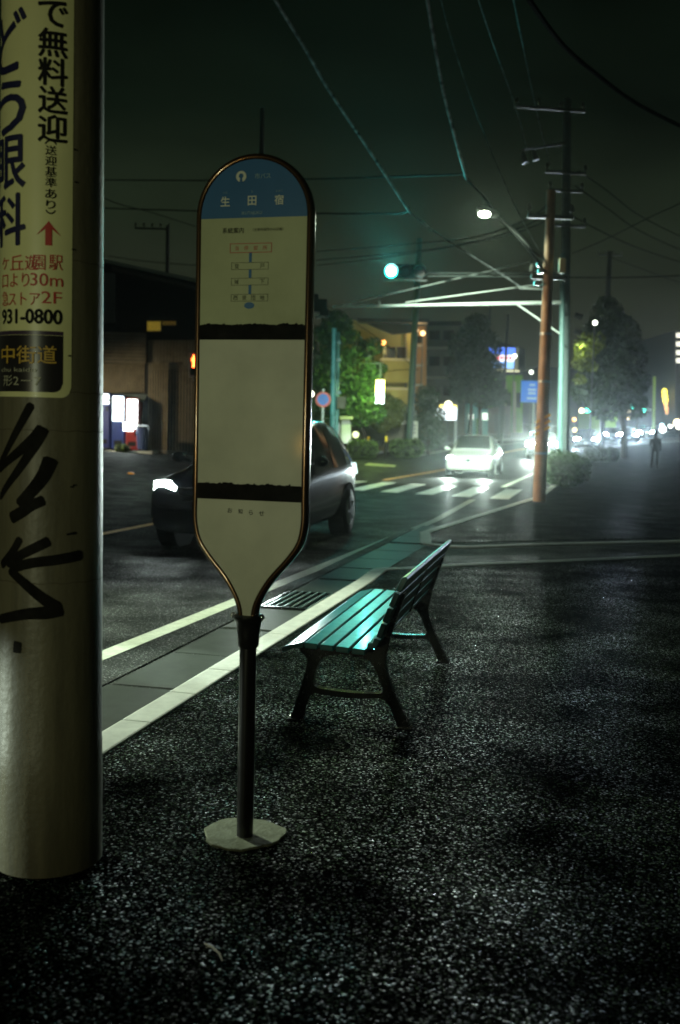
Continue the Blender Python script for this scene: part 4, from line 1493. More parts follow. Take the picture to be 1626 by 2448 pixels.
# ================================================================== SIGNS
def post_sign(name, label, cat, px, py, dep, build_face, r=.04, base_px=None):
    c = D(px, py, dep)
    b_ = Vector((c.x, c.y, Hx(c.x, c.y)))
    root = empty(name, b_, label, cat)
    if r:
        q_ = MB(); q_.tube([Vector((0, .06, -.2)), Vector((0, .06, c.z - b_.z + .45))], r, 10)
        q_.build('post', mat('pale_post', (.50, .55, .50), .4), root, smooth=True)
    build_face(root, c - b_)
    return root
def np_face(root, c):
    q_ = MB(); q_.disc(c + Vector((0, .02, 0)), (0, -1, 0), .33, .012, 32); q_.build('disc', mat('sign_red', (.60, .10, .07), .45), root)
    q_ = MB(); q_.disc(c + Vector((0, .008, 0)), (0, -1, 0), .24, .006, 32); q_.build('blue_field', mat('sign_mid_blue', (.06, .18, .55), .45), root)
    q_ = MB(); q_.bar(c + Vector((-.17, -.001, .17)), c + Vector((.17, -.001, -.17)), .004, .07, up=Vector((0, 1, 0)))
    q_.build('slash', mat('sign_red', (0, 0, 0)), root)
post_sign('no_parking_sign', 'round no parking sign with red rim and blue centre across the road', 'road sign', 745, 921, 44.5, np_face, .05)
def blue_face(root, c):
    q_ = MB(); q_.box(c.x - .85, c.x + .55, c.y - .02, c.y + .02, c.z - .68, c.z + .68)
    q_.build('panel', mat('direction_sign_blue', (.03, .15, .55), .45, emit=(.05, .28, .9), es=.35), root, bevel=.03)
    q_ = MB()
    for i, (wd, dz) in enumerate(((.35, .42), (.5, .12), (.45, -.1), (.6, -.42))):
        q_.box(c.x - .15 - wd / 2, c.x - .15 + wd / 2, c.y - .026, c.y - .021, c.z + dz - .06, c.z + dz + .06)
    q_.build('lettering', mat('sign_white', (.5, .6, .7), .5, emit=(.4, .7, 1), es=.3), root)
post_sign('direction_sign', 'blue rectangular road sign left of the brown pole', 'road sign', 1232, 903, 66, blue_face, .06)
def small_p(root, c):
    q_ = MB(); q_.box(c.x - .42, c.x + .42, c.y - .04, c.y + .04, c.z - .45, c.z + .45); q_.build('panel', mat('pale_panel', (.4, .42, .36), .5), root, bevel=.03)
    q_ = MB(); put_text(q_, 'P', .4, lambda u, v: c + Vector((u, -.046, v)), height=.5, bold=.01); q_.build('lettering', M_dark, root)
post_sign('parking_sign', 'pale square sign on a post before the yellow house', 'sign', 943, 995 - 33, 60, small_p, .05)
def notice(root, c):
    q_ = MB(); q_.box(c.x - .50, c.x + .50, c.y - .05, c.y + .05, c.z - .55, c.z + .55); q_.build('panel', mat('white_notice', (.6, .6, .52), .5, emit=(1, 1, .8), es=.06), root, bevel=.03)
    q_ = MB()
    for dz in (.3, .1, -.1): q_.box(c.x - .38, c.x + .38, c.y - .056, c.y - .051, c.z + dz - .04, c.z + dz + .04)
    q_.build('writing', mat('grey_ink', (.2, .2, .18), .6), root)
    q_ = MB()
    for dx in (-.45, .45): q_.box(c.x + dx - .03, c.x + dx + .03, c.y - .03, c.y + .03, 0, c.z - .54)
    q_.build('leg', M_galv_d, root)
post_sign('notice_board', 'white notice board on two legs behind the hedge', 'notice board', 943, 985 + 8, 59, notice, 0)
def flag(root, c):
    q_ = MB()
    q_.prism([(-.28, -.9), (.28, -.9), (.30, .9), (-.26, .85)], lambda u, v, a_: c + Vector((u, a_ + .05 * math.sin(3 * v), v)), -.01, .01)
    q_.build('cloth', mat('yellow_green_cloth', (.42, .48, .10), .8), root)
post_sign('banner_flag', 'yellow green upright banner flag left of the notice board', 'banner', 924, 1005, 60, flag, .03)
# neon sign between the tree and the yellow house
c = D(876, 903, 52.2)
neon = empty('shop_sign', c, 'vertical lit shop sign glowing yellow and white behind the green tree', 'shop sign')
q = MB(); q.box(-.25, .25, 0, .22, -.62, .62); q.build('case', M_galv_d, neon, bevel=.05)
q = MB(); q.box(-.21, .21, -.012, -.001, -.02, .58); q.build('yellow_face', mat('lit_yellow', (.9, .8, .2), .4, emit=(1, .86, .28), es=7), neon, bevel=.02)
q = MB(); q.box(-.21, .21, -.012, -.001, -.58, -.04); q.build('white_face', mat('lit_white', (.9, .95, .9), .4, emit=(.75, 1, .88), es=8), neon, bevel=.02)
q = MB(); q.box(-.03, .03, .05, .12, .62, 1.4); q.box(-.8, .03, .05, .12, 1.36, 1.42); q.build('bracket', M_galv_d, neon)
# billboard
c = D(1161, 826, 92)
bb = empty('billboard', Vector((c.x, c.y, Hx(c.x, c.y))), 'lit blue white and red roadside billboard left of the brown pole', 'billboard')
cz = c.z - bb.location.z
q = MB(); q.box(-1.45, 1.30, 0, .3, cz - .95, cz + .98); q.build('case', mat('cream_case', (.5, .5, .35), .5), bb, bevel=.04)
q = MB(); q.box(-1.35, 1.0, -.03, -.01, cz + .28, cz + .92); q.build('blue_face', mat('lit_blue', (.1, .2, .8), .4, emit=(.10, .24, 1.0), es=1.5), bb)
q = MB(); q.box(-1.35, 1.0, -.03, -.01, cz - .26, cz + .275); q.build('white_face', mat('lit_bill_white', (.9, .9, .9), .4, emit=(1, .92, .95), es=1.9), bb)
q = MB(); q.box(-1.35, 1.0, -.03, -.01, cz - .85, cz - .265); q.build('pale_blue_face', mat('lit_pale_blue', (.4, .6, .9), .4, emit=(.24, .5, 1.0), es=1.5), bb)
q = MB(); q.box(-1.3, -.35, -.036, -.031, cz - .15, cz + .16); q.build('red_patch', mat('lit_red', (.8, .1, .1), .4, emit=(1, .16, .2), es=1.2), bb)
q = MB()
for dx in (-.15, .25, .6): q.box(dx - .14, dx + .14, -.037, -.031, cz - .12, cz + .18)
q.build('red_marks', mat('lit_red', (0, 0, 0)), bb)
q = MB(); q.box(-1.5, 1.4, -.3, .05, cz - 1.16, cz - 1.02); q.build('lamp_ledge', mat('lit_ledge', (.8, .8, .6), .5, emit=(1, .95, .6), es=.9), bb)
q = MB(); q.box(-.2, .2, .05, .25, 0, cz - .95); q.build('support', M_galv_d, bb)
# lit box sign in front of the shop
c = D(1030, 951, 66)
bs = empty('box_sign', Vector((c.x, c.y, Hx(c.x, c.y))), 'bright white box sign with yellow top left of the tree pair', 'shop sign')
cz = c.z - bs.location.z
q = MB(); q.box(-.72, .66, 0, .25, cz - .50, cz + .52); q.build('case', M_galv_d, bs, bevel=.05)
q = MB(); q.box(-.68, .62, -.02, -.004, cz - .46, cz + .30); q.build('white_face', mat('lit_box_white', (.9, .9, 1), .4, emit=(.85, .95, 1.0), es=2.6), bs)
q = MB(); q.box(-.68, .62, -.02, -.004, cz + .305, cz + .48); q.build('yellow_face', mat('lit_box_yellow', (.9, .8, .2), .4, emit=(1, .8, .2), es=2.0), bs)
q = MB(); q.tube([Vector((.60, .12, 0)), Vector((.60, .12, cz + .52))], .09, 10); q.build('post', mat('pale_post', (0, 0, 0)), bs)

# ================================================================== OVERHEAD CABLES
def cable(label, pts, r, m=None, sag=0.0, grp='overhead cables', mult=8):
    P = []
    V3 = [D(x, y, d) for x, y, d in pts]
    if len(V3) > 2: P = smooth_poly(V3, mult)
    else:
        n = 14
        for i in range(n + 1):
            t = i / n
            p = V3[0].lerp(V3[1], t)
            p.z -= sag * 4 * t * (1 - t)
            P.append(p)
    o = P[0].copy()
    q_ = MB(); q_.tube([p - o for p in P], r, 7, cap=True)
    ob = q_.build('overhead_cable', m or M_cable, None, smooth=True)
    ob.location = o
    return tag(ob, label, 'cable', grp)
cable('thick spiral bound cable running down from the top centre to the green signal', [(560, -130, 18), (635, 0, 19.5), (705, 115, 21.2), (760, 210, 22.9), (850, 345, 25.8), (945, 490, 29.5)], .030, M_cable2)
cable('thinner spiral cable from the green signal down to the brown pole', [(945, 490, 29.5), (1010, 540, 30.5), (1080, 585, 31.5), (1150, 628, 33), (1205, 665, 34)], .020, M_cable2)
cable('thick spiral bound cable from the top right of centre down towards the street lamp', [(965, -120, 17), (985, 0, 18.5), (1020, 200, 21.5), (1050, 320, 24), (1075, 412, 26)], .030, M_cable2)
cable('bundled cable from the street lamp up to the thick spiral cable', [(1075, 412, 26), (1098, 435, 26.5), (1120, 460, 27), (1150, 500, 26), (1205, 560, 25.4), (1256, 625, 25)], .035)
cable('dark cable crossing left just under the top of the bus stop sign', [(60, 417, 50), (245, 415, 46), (480, 416, 40), (700, 413, 34), (880, 408, 29.5), (1040, 402, 27), (1066, 401, 26.2), (1076, 396, 25.9)], .026)
cable('dark cable crossing left at the height of the sign name', [(60, 474, 52), (245, 480, 46), (480, 487, 40), (730, 492, 33), (880, 492, 30.5), (920, 492, 30), (936, 488, 29.7), (943, 478, 29.4)], .026)
for lab, pts, r in (
    ('faint thin cable third from the left in the sky', [(1008, -40, 20), (1035, 70, 22), (1080, 210, 24.5), (1125, 330, 26), (1190, 480, 26), (1256, 600, 25.2)], .012),
    ('faint thin cable running down to the concrete pole top', [(1180, -20, 22), (1215, 150, 26), (1245, 290, 31), (1270, 380, 36)], .014),
    ('faint thin cable left of the one to the pole top', [(1100, -10, 22), (1140, 110, 25), (1190, 250, 29), (1215, 345, 34)], .012),
    ('thick dark cable sagging from the top right to the right edge', [(1180, -60, 10), (1290, 95, 12), (1380, 175, 13.5), (1470, 240, 15), (1600, 306, 16.5)], .028),
    ('thin cable from the concrete pole down to the far right', [(1335, 395, 37), (1400, 440, 45), (1480, 500, 58), (1600, 560, 75)], .024),
    ('second thin cable from the concrete pole down to the far right', [(1325, 428, 37), (1400, 480, 45), (1480, 535, 58), (1600, 590, 75)], .024),
    ('lowest thin cable from the concrete pole down to the far right', [(1322, 500, 37), (1400, 540, 45), (1480, 575, 58), (1600, 615, 75)], .024),
    ('thin cable rising from the concrete pole to the right edge', [(1318, 585, 37), (1400, 550, 34), (1500, 500, 31), (1600, 455, 28)], .014),
    ('level dark cable from the signal pole to the right edge', [(1300, 639, 35), (1400, 640, 36), (1500, 638, 38), (1600, 634, 40)], .020),
    ('upper drooping cable from the brown pole to the left', [(1270, 465, 25.4), (1215, 505, 29), (1100, 545, 33), (950, 562, 40), (730, 580, 52)], .020),
    ('lower drooping cable from the brown pole to the left', [(1270, 488, 25.4), (1200, 525, 29), (1100, 555, 33), (950, 580, 40), (730, 600, 52)], .020),
    ('third drooping cable from the brown pole to the left', [(1270, 505, 25.4), (1180, 540, 29), (1080, 562, 33), (900, 592, 42), (730, 612, 52)], .016),
    ('thin cable sloping over the yellow house roof', [(730, 690, 60), (850, 765, 60), (960, 850, 56)], .018),
    ('thin cable from the tree to the pole before the house', [(830, 875, 57), (900, 855, 57), (965, 852, 56)], .018),
    ('far cable between the right hand pole and the right edge', [(1406, 592, 78), (1480, 620, 80), (1590, 660, 84)], .024),
    ('faint cable behind the pole with insulators', [(250, 590, 62), (340, 603, 60), (460, 612, 58)], .022),
    ('faint cable falling towards the bus stop sign from the left', [(150, 410, 40), (260, 465, 46), (350, 490, 52), (470, 528, 60)], .02)):
    cable(lab, pts, r, M_cable3 if lab.startswith('faint thin') else None)

# ================================================================== TREES AND PLANTS
M_bark = mat('dark_bark', (.05, .04, .03), .9, noise=.3, nscale=8)
def leaf_mat(name, c, var=.5):
    M = mat(name, c, .5, noise=var, nscale=1.7)
    return M
LG = leaf_mat('green_leaves', (.055, .11, .03))
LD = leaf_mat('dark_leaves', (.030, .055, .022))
LY = leaf_mat('lamplit_leaves', (.16, .20, .03))  # lamp light put into the leaf colour of the one bright branch
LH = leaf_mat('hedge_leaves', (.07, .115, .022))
def leaves(q, blobs, n, size, seed):
    g = random.Random(seed)
    tot = sum(b[1] ** 2 for b in blobs)
    for c_, r_, sq in blobs:
        for _ in range(int(n * r_ ** 2 / tot)):
            while True:
                d = Vector((g.uniform(-1, 1), g.uniform(-1, 1), g.uniform(-1, 1)))
                if .12 < d.length < 1: break
            d = d * (d.length ** -.35)
            if d.length > 1.1: d = d.normalized()
            p = Vector(c_) + Vector((d.x * r_, d.y * r_, d.z * r_ * sq))
            u = Vector((g.uniform(-1, 1), g.uniform(-1, 1), g.uniform(-1, 1))).normalized()
            v = u.cross(Vector((g.uniform(-1, 1), g.uniform(-1, 1), g.uniform(-.4, .4)))).normalized()
            s_ = size * g.uniform(.6, 1.5)
            q.add([p - u * s_, p + v * s_ * .45, p + u * s_, p - v * s_ * .45], [(0, 1, 2, 3)])
def tree(label, base, blobs, n, size, m, trunk_r=.14, trunks=1, seed=1, name='tree', group=None, extra=None):
    root = empty(name, base, label, 'tree', group)
    lo = min(c_[2] for c_, _, _ in blobs)
    cx_ = sum(c_[0] for c_, _, _ in blobs) / len(blobs)
    hi = max(c_[2] for c_, _, _ in blobs)
    for t in range(trunks):
        q_ = MB()
        dx = (t - (trunks - 1) / 2) * .75
        q_.tube([Vector((dx, 0, -.2)), Vector((dx * .9, .02, lo * .5)), Vector((cx_ * .5 + dx * .7, 0, lo)), Vector((cx_ + dx * .3, 0, lo + (hi - lo) * .6))], [trunk_r * 1.25, trunk_r, trunk_r * .85, trunk_r * .35], 10)
        g = random.Random(seed + t)
        for c_, r_, _ in g.sample(blobs, min(6, len(blobs))):
            s0_ = Vector((cx_ * .6 + dx * .5, 0, lo + (hi - lo) * .15 * g.random()))
            q_.tube([s0_, (s0_ + Vector(c_)) / 2 + Vector((0, 0, .15)), Vector(c_)], [trunk_r * .45, trunk_r * .3, trunk_r * .1], 6)
        q_.build('trunk', M_bark, root, smooth=True)
    q_ = MB()
    leaves(q_, blobs, n, size, seed)
    q_.build('crown', m, root)
    if extra:
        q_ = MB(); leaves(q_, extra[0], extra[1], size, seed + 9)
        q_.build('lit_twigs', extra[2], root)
    return root
def rel(base, px, py, dep): return tuple(D(px, py, dep) - base)
def blobs_from(base, items): return [(rel(base, px, py, d_), r_, sq) for px, py, d_, r_, sq in items]
# big green tree across the road
b = ON(845, 1016); b = D(840, 1012, 53.5); b.z = Hx(b.x, b.y) + .1
tree('large leafy green tree across the road lit green by the shop sign', b, blobs_from(b, [(775, 760, 54, .9, 1.1), (745, 800, 54, 1.0, 1.2), (800, 800, 53.5, 1.0, 1), (760, 860, 53.5, 1.1, 1), (815, 855, 53, 1.2, 1), (850, 880, 53, .8, 1),
     (800, 920, 53, 1.1, .9), (845, 925, 52.6, .9, .9), (780, 745, 54.5, .6, 1.2), (740, 940, 54, .8, 1), (855, 800, 53.5, .6, .8), (870, 850, 53.3, .5, .8), (830, 960, 52.8, .7, .8), (725, 880, 54, .8, 1.3), (865, 955, 52.7, .6, .8)]), 9000, .11, LG, .13, 1, 3)
b = D(890, 1010, 56); b.z = Hx(b.x, b.y) + .1
tree('small yellow green tree between the shop sign and the notice board', b, blobs_from(b, [(890, 935, 56, .7, 1), (905, 965, 56, .6, .9), (880, 975, 55.6, .6, .9), (915, 940, 56.3, .5, 1)]), 1800, .09, leaf_mat('olive_leaves', (.12, .13, .03)), .07, 1, 4, 'small_tree')
# thick dark column of foliage beside the house
b = D(988, 1015, 60); b.z = Hx(b.x, b.y) + .1
tree('dark ivy covered column of foliage right of the dark pole', b, blobs_from(b, [(985, 920, 60, .75, 1), (985, 960, 60, .9, 1), (990, 1000, 60, 1.0, 1), (975, 985, 60, .8, 1), (1000, 960, 60, .7, 1.1), (980, 905, 60, .5, 1)]), 3600, .09, LD, .1, 1, 5, 'ivy_bush')
# dark round tree pair by the road
b = D(1095, 1000, 74); b.z = Hx(b.x, b.y)
tree('dark rounded tree on two trunks left of the billboard', b, blobs_from(b, [(1095, 765, 74, 1.1, 1.1), (1070, 800, 74, 1.2, 1), (1120, 800, 74, 1.2, 1), (1095, 840, 73.5, 1.5, 1), (1060, 855, 74, 1.0, 1), (1130, 860, 74, 1.1, 1), (1075, 895, 73.6, 1.2, .9), (1120, 905, 74, 1.3, .9), (1100, 750, 74, .9, 1), (1145, 915, 74, .9, .8), (1055, 905, 74, .7, .9)]), 8500, .13, LD, .14, 2, 6)
# tall dark tree on our side
b = D(1437, 1066, 61); b.z = Hx(b.x, b.y) + .04
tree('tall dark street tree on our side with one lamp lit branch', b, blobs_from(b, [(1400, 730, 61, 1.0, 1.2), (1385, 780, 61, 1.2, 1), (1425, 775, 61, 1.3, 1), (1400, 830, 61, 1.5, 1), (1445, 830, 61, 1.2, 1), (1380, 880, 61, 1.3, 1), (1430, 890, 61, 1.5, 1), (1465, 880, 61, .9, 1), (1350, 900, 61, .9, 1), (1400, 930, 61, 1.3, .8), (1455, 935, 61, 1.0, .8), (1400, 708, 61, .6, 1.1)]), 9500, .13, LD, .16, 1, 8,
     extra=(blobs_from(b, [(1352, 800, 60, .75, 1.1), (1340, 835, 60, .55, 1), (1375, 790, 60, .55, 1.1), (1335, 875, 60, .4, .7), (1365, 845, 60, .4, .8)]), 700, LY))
# hedges
def hedge(label, x0, x1, dep, ytop, ybot, depth=1.0, n=2600, m=LH, seed=2, name='hedge', dark=False):
    p0, p1 = D(x0, ybot, dep), D(x1, ybot, dep)
    bz = Hx((p0.x + p1.x) / 2, dep)
    top = D((x0 + x1) / 2, ytop, dep).z
    root = empty(name, Vector(((p0.x + p1.x) / 2, dep, bz)), label, 'hedge')
    L_ = p1.x - p0.x
    hgt = max(.3, top - bz)
    k_ = max(2, int(L_ / (hgt * .7)))
    bl_ = []
    g = random.Random(seed)
    for i in range(k_ + 1):
        for j in (-.35, .25):
            bl_.append(((-L_ / 2 + hgt * .4 + (L_ - hgt * .8) * i / k_, j * depth, hgt * (.48 + .1 * g.random())), hgt * (.50 + .08 * g.random()), 1))
    q_ = MB()
    for c_, r_, s_ in bl_: q_.ball(c_, r_ * .80, 5)
    q_.build('inner_twigs', mat('hedge_inside', (.012, .016, .008), .9), root)
    q_ = MB(); leaves(q_, bl_, n, .055, seed)
    q_.build('foliage', m, root)
    return root
hedge('clipped bright green hedge left of the bollards across the road', 803, 868, 51.5, 1015, 1046, 1.2, 2600, LH, 11)
hedge('clipped rounded green hedge in front of the dark pole across the road', 900, 972, 55, 1013, 1042, 1.4, 3200, LH, 12)
hedge('dark clipped shrub on our pavement right of the brown pole', 1262, 1346, 33.0, 1044, 1108, 1.6, 4200, LD, 13, 'shrub')
hedge('dark low shrub around the foot of the tall street tree', 1352, 1420, 56, 1032, 1064, 1.4, 2200, LD, 14, 'shrub')
hedge('small green weeds at the foot of the vending machines', 268, 296, 43.0, 1032, 1047, .6, 500, LH, 15, 'weeds')
# ================================================================== LEFT BUILDINGS
def poly_house(name, label, pts, dep, depth, m, cat='building', base=None):
    P3 = [D(x, y, dep) for x, y in pts]
    o = Vector((sum(p.x for p in P3) / len(P3), dep, base if base is not None else min(p.z for p in P3)))
    root = empty(name, o, label, cat)
    q_ = MB()
    q_.prism([(p.x - o.x, p.z - o.z) for p in P3], lambda u, v, a_: Vector((u, a_, v)), 0, depth)
    q_.build('wall', m, root)
    return root
def face_part(root, name, pts, dep, m, th=.06, bevel=0, proud=None):
    q_ = MB()
    P3 = [D(x, y, dep) - root.location for x, y in pts]
    y0 = dep - root.location.y
    q_.prism([(p.x, p.z) for p in P3], lambda u, v, a_: Vector((u, y0 + a_, v)), -th, 0)
    return q_.build(name, m, root, bevel=bevel)
def rect(x0, y0, x1, y1): return [(x0, y1), (x1, y1), (x1, y0), (x0, y0)]
M_blackwall = mat('black_cladding', (.006, .006, .006), .9, spec=0)
hs = poly_house('dark_building', 'big dark building with sloping teal lit roof edge behind the slatted fence', [(120, 1045), (640, 1045), (640, 690), (470, 652), (245, 604), (120, 577)], 45.2, 9, M_blackwall)
face_part(hs, 'roof_edge', [(120, 572), (245, 600), (470, 648), (640, 686), (640, 694), (470, 655), (245, 608), (120, 581)][::-1], 45.2, mat('roof_edge_metal', (.30, .36, .34), .3, .6), .35)
face_part(hs, 'eaves', [(260, 625), (470, 672), (640, 708), (640, 700), (470, 664), (260, 615)], 45.19, mat('eaves_board', (.05, .045, .035), .7), .2)
face_part(hs, 'side_panel', rect(235, 630, 266, 745), 45.2, mat('grey_render', (.10, .11, .11), .8), .12)
wf = face_part(hs, 'window', rect(340, 741, 372, 764), 45.2, mat('dark_frame', (.03, .025, .02), .6), .04)
q = MB()
for i in range(8):
    p = D(341.5 + i * 3.9, 752, 45.1) - hs.location
    q.box(p.x - .025, p.x + .025, p.y - .03, p.y, p.z - .20, p.z + .20)
q.build('lit_louvre', mat('lit_window_yellow', (.8, .6, .1), .5, emit=(1, .70, .08), es=.16), wf)
wf = face_part(hs, 'window', rect(375, 741, 408, 750), 45.2, mat('dark_frame', (0, 0, 0)), .04)
q = MB()
for i in range(7):
    p = D(377 + i * 4.4, 745, 45.1) - hs.location
    q.box(p.x - .02, p.x + .02, p.y - .03, p.y, p.z - .08, p.z + .08)
q.build('lit_louvre', mat('dim_window_yellow', (.6, .45, .1), .5, emit=(1, .65, .12), es=.06), wf)
M_wood = mat('fence_boards', (.20, .155, .085), .75, noise=.25, nscale=3)
M_wood2 = mat('fence_boards_dark', (.13, .105, .065), .8, noise=.25, nscale=3)
# slatted porch front left
pt = empty('slatted_screen', D(290, 1040, 44.6), 'timber screen of horizontal boards over upright slats above the vending machines', 'screen')
for i in range(9):
    q = MB(); p = D(288, 770 + i * 8.0, 44.6) - pt.location
    L_ = (D(337, 770, 44.6) - D(225, 770, 44.6)).x
    xr = (D(337, 770 + i * 8, 44.6) - pt.location).x
    q.box(xr - L_, xr, -.05, 0, p.z - .062, p.z + .062)
    q.build('board', M_wood2, pt)
for i in range(19):
    q = MB(); x = 230 + i * 5.6
    p0, p1 = D(x, 905 - 0, 44.6) - pt.location, D(x, 838, 44.6) - pt.location
    q.box(p0.x - .026, p0.x + .026, -.06, 0, p0.z, p1.z)
    q.build('slat', M_wood, pt)
q = MB(); p0, p1 = D(335, 1042, 44.6) - pt.location, D(335, 838, 44.6) - pt.location
q.box(p0.x - .02, p0.x + .22, -.10, .02, p0.z - .3, p1.z)
q.build('corner_post', M_dark, pt)
q = MB(); p0, p1 = D(230, 905, 44.3) - pt.location, D(338, 925, 44.3) - pt.location
q.add([Vector((p0.x, -.9, p1.z)), Vector((p1.x, -.9, p1.z)), Vector((p1.x, 0, p0.z)), Vector((p0.x, 0, p0.z)), Vector((p0.x, -.9, p1.z - .05)), Vector((p1.x, -.9, p1.z - .05)), Vector((p1.x, 0, p0.z - .05)), Vector((p0.x, 0, p0.z - .05))],
      [(0, 1, 2, 3), (7, 6, 5, 4), (0, 4, 5, 1), (1, 5, 6, 2), (2, 6, 7, 3), (3, 7, 4, 0)])
q.build('canopy', mat('canopy_sheet', (.14, .17, .16), .5), pt)
# board fence right of it: the lighter panel and the darker ones
fn_ = empty('board_fence', D(400, 1045, 44.4), 'tall brown board fence between the vending machines and the bus stop sign', 'fence')
def boards(x0, x1, ytop, ybot, m, dep, nb, nm):
    q_ = MB()
    for i in range(nb):
        a_, b_ = x0 + (x1 - x0) * i / nb, x0 + (x1 - x0) * (i + 1) / nb
        p0, p1 = D(a_, ybot, dep) - fn_.location, D(b_, ytop, dep) - fn_.location
        q_.box(p0.x + .006, p1.x - .006, dep - 44.4 - .04 - (i % 2) * .012, dep - 44.4, p0.z - .3, p1.z)
    return q_.build(nm, m, fn_)
boards(341, 388, 836, 1044, M_wood, 44.4, 8, 'light_panel')
boards(389, 640, 840, 1040, M_wood2, 44.8, 36, 'dark_panel')
boards(341, 640, 784, 836, M_wood2, 44.9, 40, 'upper_panel')
# vending machines
def vending(label, x0, x1, ytop, ybot, dep, body, face_split, lower):
    p0, p1 = D(x0, ybot, dep), D(x1, ytop, dep)
    root = empty('vending_machine', Vector(((p0.x + p1.x) / 2, dep, p0.z)), label, 'vending machine', 'vending machines at the left')
    W2, Hh = (p1.x - p0.x) / 2, p1.z - p0.z
    q_ = MB(); q_.box(-W2, W2, 0, .75, 0, Hh); q_.build('cabinet', body, root, bevel=.03)
    q_ = MB(); q_.box(-W2 + .05, W2 - .05, -.03, -.002, Hh * face_split, Hh - .06); f = q_.build('lit_window', M_vend, root, bevel=.015)
    q_ = MB()
    for r_ in range(3):
        z = Hh * face_split + (Hh - .06 - Hh * face_split) * (r_ + .16) / 3
        for i in range(6):
            x = -W2 + .12 + (2 * W2 - .24) * i / 5
            q_.tube([Vector((x, -.045, z)), Vector((x, -.045, z + .13))], .028, 8)
    q_.build('sample_drink', mat('drink_can', (.6, .62, .5), .4, emit=(.9, 1, .9), es=2.0), f)
    q_ = MB(); q_.box(-W2 + .04, W2 - .04, -.02, -.002, .10, Hh * face_split - .03); lp = q_.build('lower_panel', lower, root, bevel=.01)
    q_ = MB(); q_.box(-W2 * .6, W2 * .6, -.035, -.021, .18, .36); q_.build('dispensing_slot', M_dark, lp)
    q_ = MB(); q_.box(W2 * .45, W2 * .75, -.035, -.021, Hh * face_split - .30, Hh * face_split - .10); q_.build('coin_slot', M_chrome, lp)
    return root
M_vend = mat('vending_light', (.9, 1, .95), .3, emit=(.85, 1.0, .96), es=7)
vb = mat('vending_blue', (.02, .04, .22), .4)
vr = mat('vending_red', (.30, .02, .02), .4)
vending('blue drinks vending machine with glowing white display', 257, 288, 911, 1035, 43.6, vb, .52, vb)
vm2 = vending('red drinks vending machine with glowing white display right of the blue one', 289.5, 320, 918, 1038, 43.5, vr, .42, vr)
q = MB(); q.box(-.36, .06, -.04, -.031, .80, 1.15); q.build('lit_menu', M_vend, vm2)
vending('plain dark blue vending machine half hidden by the left pole', 222, 254, 906, 1032, 43.8, mat('vending_dark_blue', (.02, .03, .18), .5), .80, mat('vending_dark_blue', (0, 0, 0)))
pl_ = D(280, 1043, 43.2)
q = MB(); q.box(-2.2, 1.3, -.2, 1.2, -.5, .06)
o = q.build('plinth', M_conc, None, bevel=.02); o.location = pl_
tag(o, 'low concrete plinth carrying the vending machines', 'plinth')
# small blue bin
p = D(328, 1036, 43.2)
rb = empty('litter_bin', p, 'small blue can bin beside the red vending machine', 'bin')
q = MB(); q.tube([Vector((0, 0, 0)), Vector((0, 0, .9))], [.20, .26], 14); q.build('bucket', mat('bin_blue', (.03, .05, .16), .5), rb, smooth=True, angle=50)
q = MB(); q.tube([Vector((0, 0, .9)), Vector((0, 0, .96)), Vector((0, 0, 1.0))], [.27, .27, .12], 14); q.build('lid', mat('bin_grey', (.1, .1, .12), .5), rb)
# ================================================================== BUILDINGS ACROSS AND AHEAD
M_yel = mat('ochre_render', (.31, .29, .10), .8, noise=.12, nscale=.8)
yh = poly_house('apartment_house', 'ochre rendered house with balconies and dark roof behind the green tree', [(830, 1015), (955, 1015), (955, 760), (905, 762), (870, 742), (790, 736), (790, 1015)], 66, 9, M_yel, base=None)
face_part(yh, 'roof', [(828, 746), (985, 748), (985, 740), (820, 738)], 65.0, mat('dark_roof', (.012, .013, .018), .6), 1.2)
face_part(yh, 'gable', [(836, 742), (962, 742), (948, 768), (905, 772), (875, 760)][::-1], 65.6, mat('dark_roof', (0, 0, 0)), .5)
for y0, y1 in ((828, 884), (895, 935)):
    bal = face_part(yh, 'balcony', rect(878, y0 + 3, 948, y1), 65.0, M_yel, 1.0)
    q = MB(); p0, p1 = D(877, y0 + 3, 63.9) - yh.location, D(949, y0, 63.9) - yh.location
    q.box(p0.x, p1.x, -2.1, -1.0, p0.z, p1.z + .03); q.build('coping', mat('pale_trim', (.45, .42, .30), .7), bal)
for x0, y0, x1, y1 in ((885, 800, 912, 826), (915, 800, 938, 826), (892, 900, 925, 912), (886, 940, 918, 985), (925, 940, 945, 990)):
    f = face_part(yh, 'window', rect(x0 - 1, y0 - 1, x1 + 1, y1 + 1), 65.98, mat('pale_trim', (0, 0, 0)), .06)
    face_part(yh, 'pane', rect(x0, y0, x1, y1), 65.91, mat('dark_pane', (.03, .02, .015), .15), .02).parent = f
face_part(yh, 'drain_pipe', rect(934, 765, 937, 1010), 65.9, M_galv_d, .1)
# orange-lit stair tower
stw = poly_house('stair_tower', 'narrow orange lit stair tower right of the ochre house', [(956, 1010), (983, 1010), (983, 752), (956, 752)], 67, 5, mat('orange_render', (.42, .24, .10), .8), base=None)
for y in (795, 840, 885, 930): face_part(stw, 'landing', rect(957, y, 975, y + 5), 66.9, mat('pale_trim', (0, 0, 0)), .3)
face_part(stw, 'opening', rect(958, 775, 973, 792), 66.9, M_dark, .05)
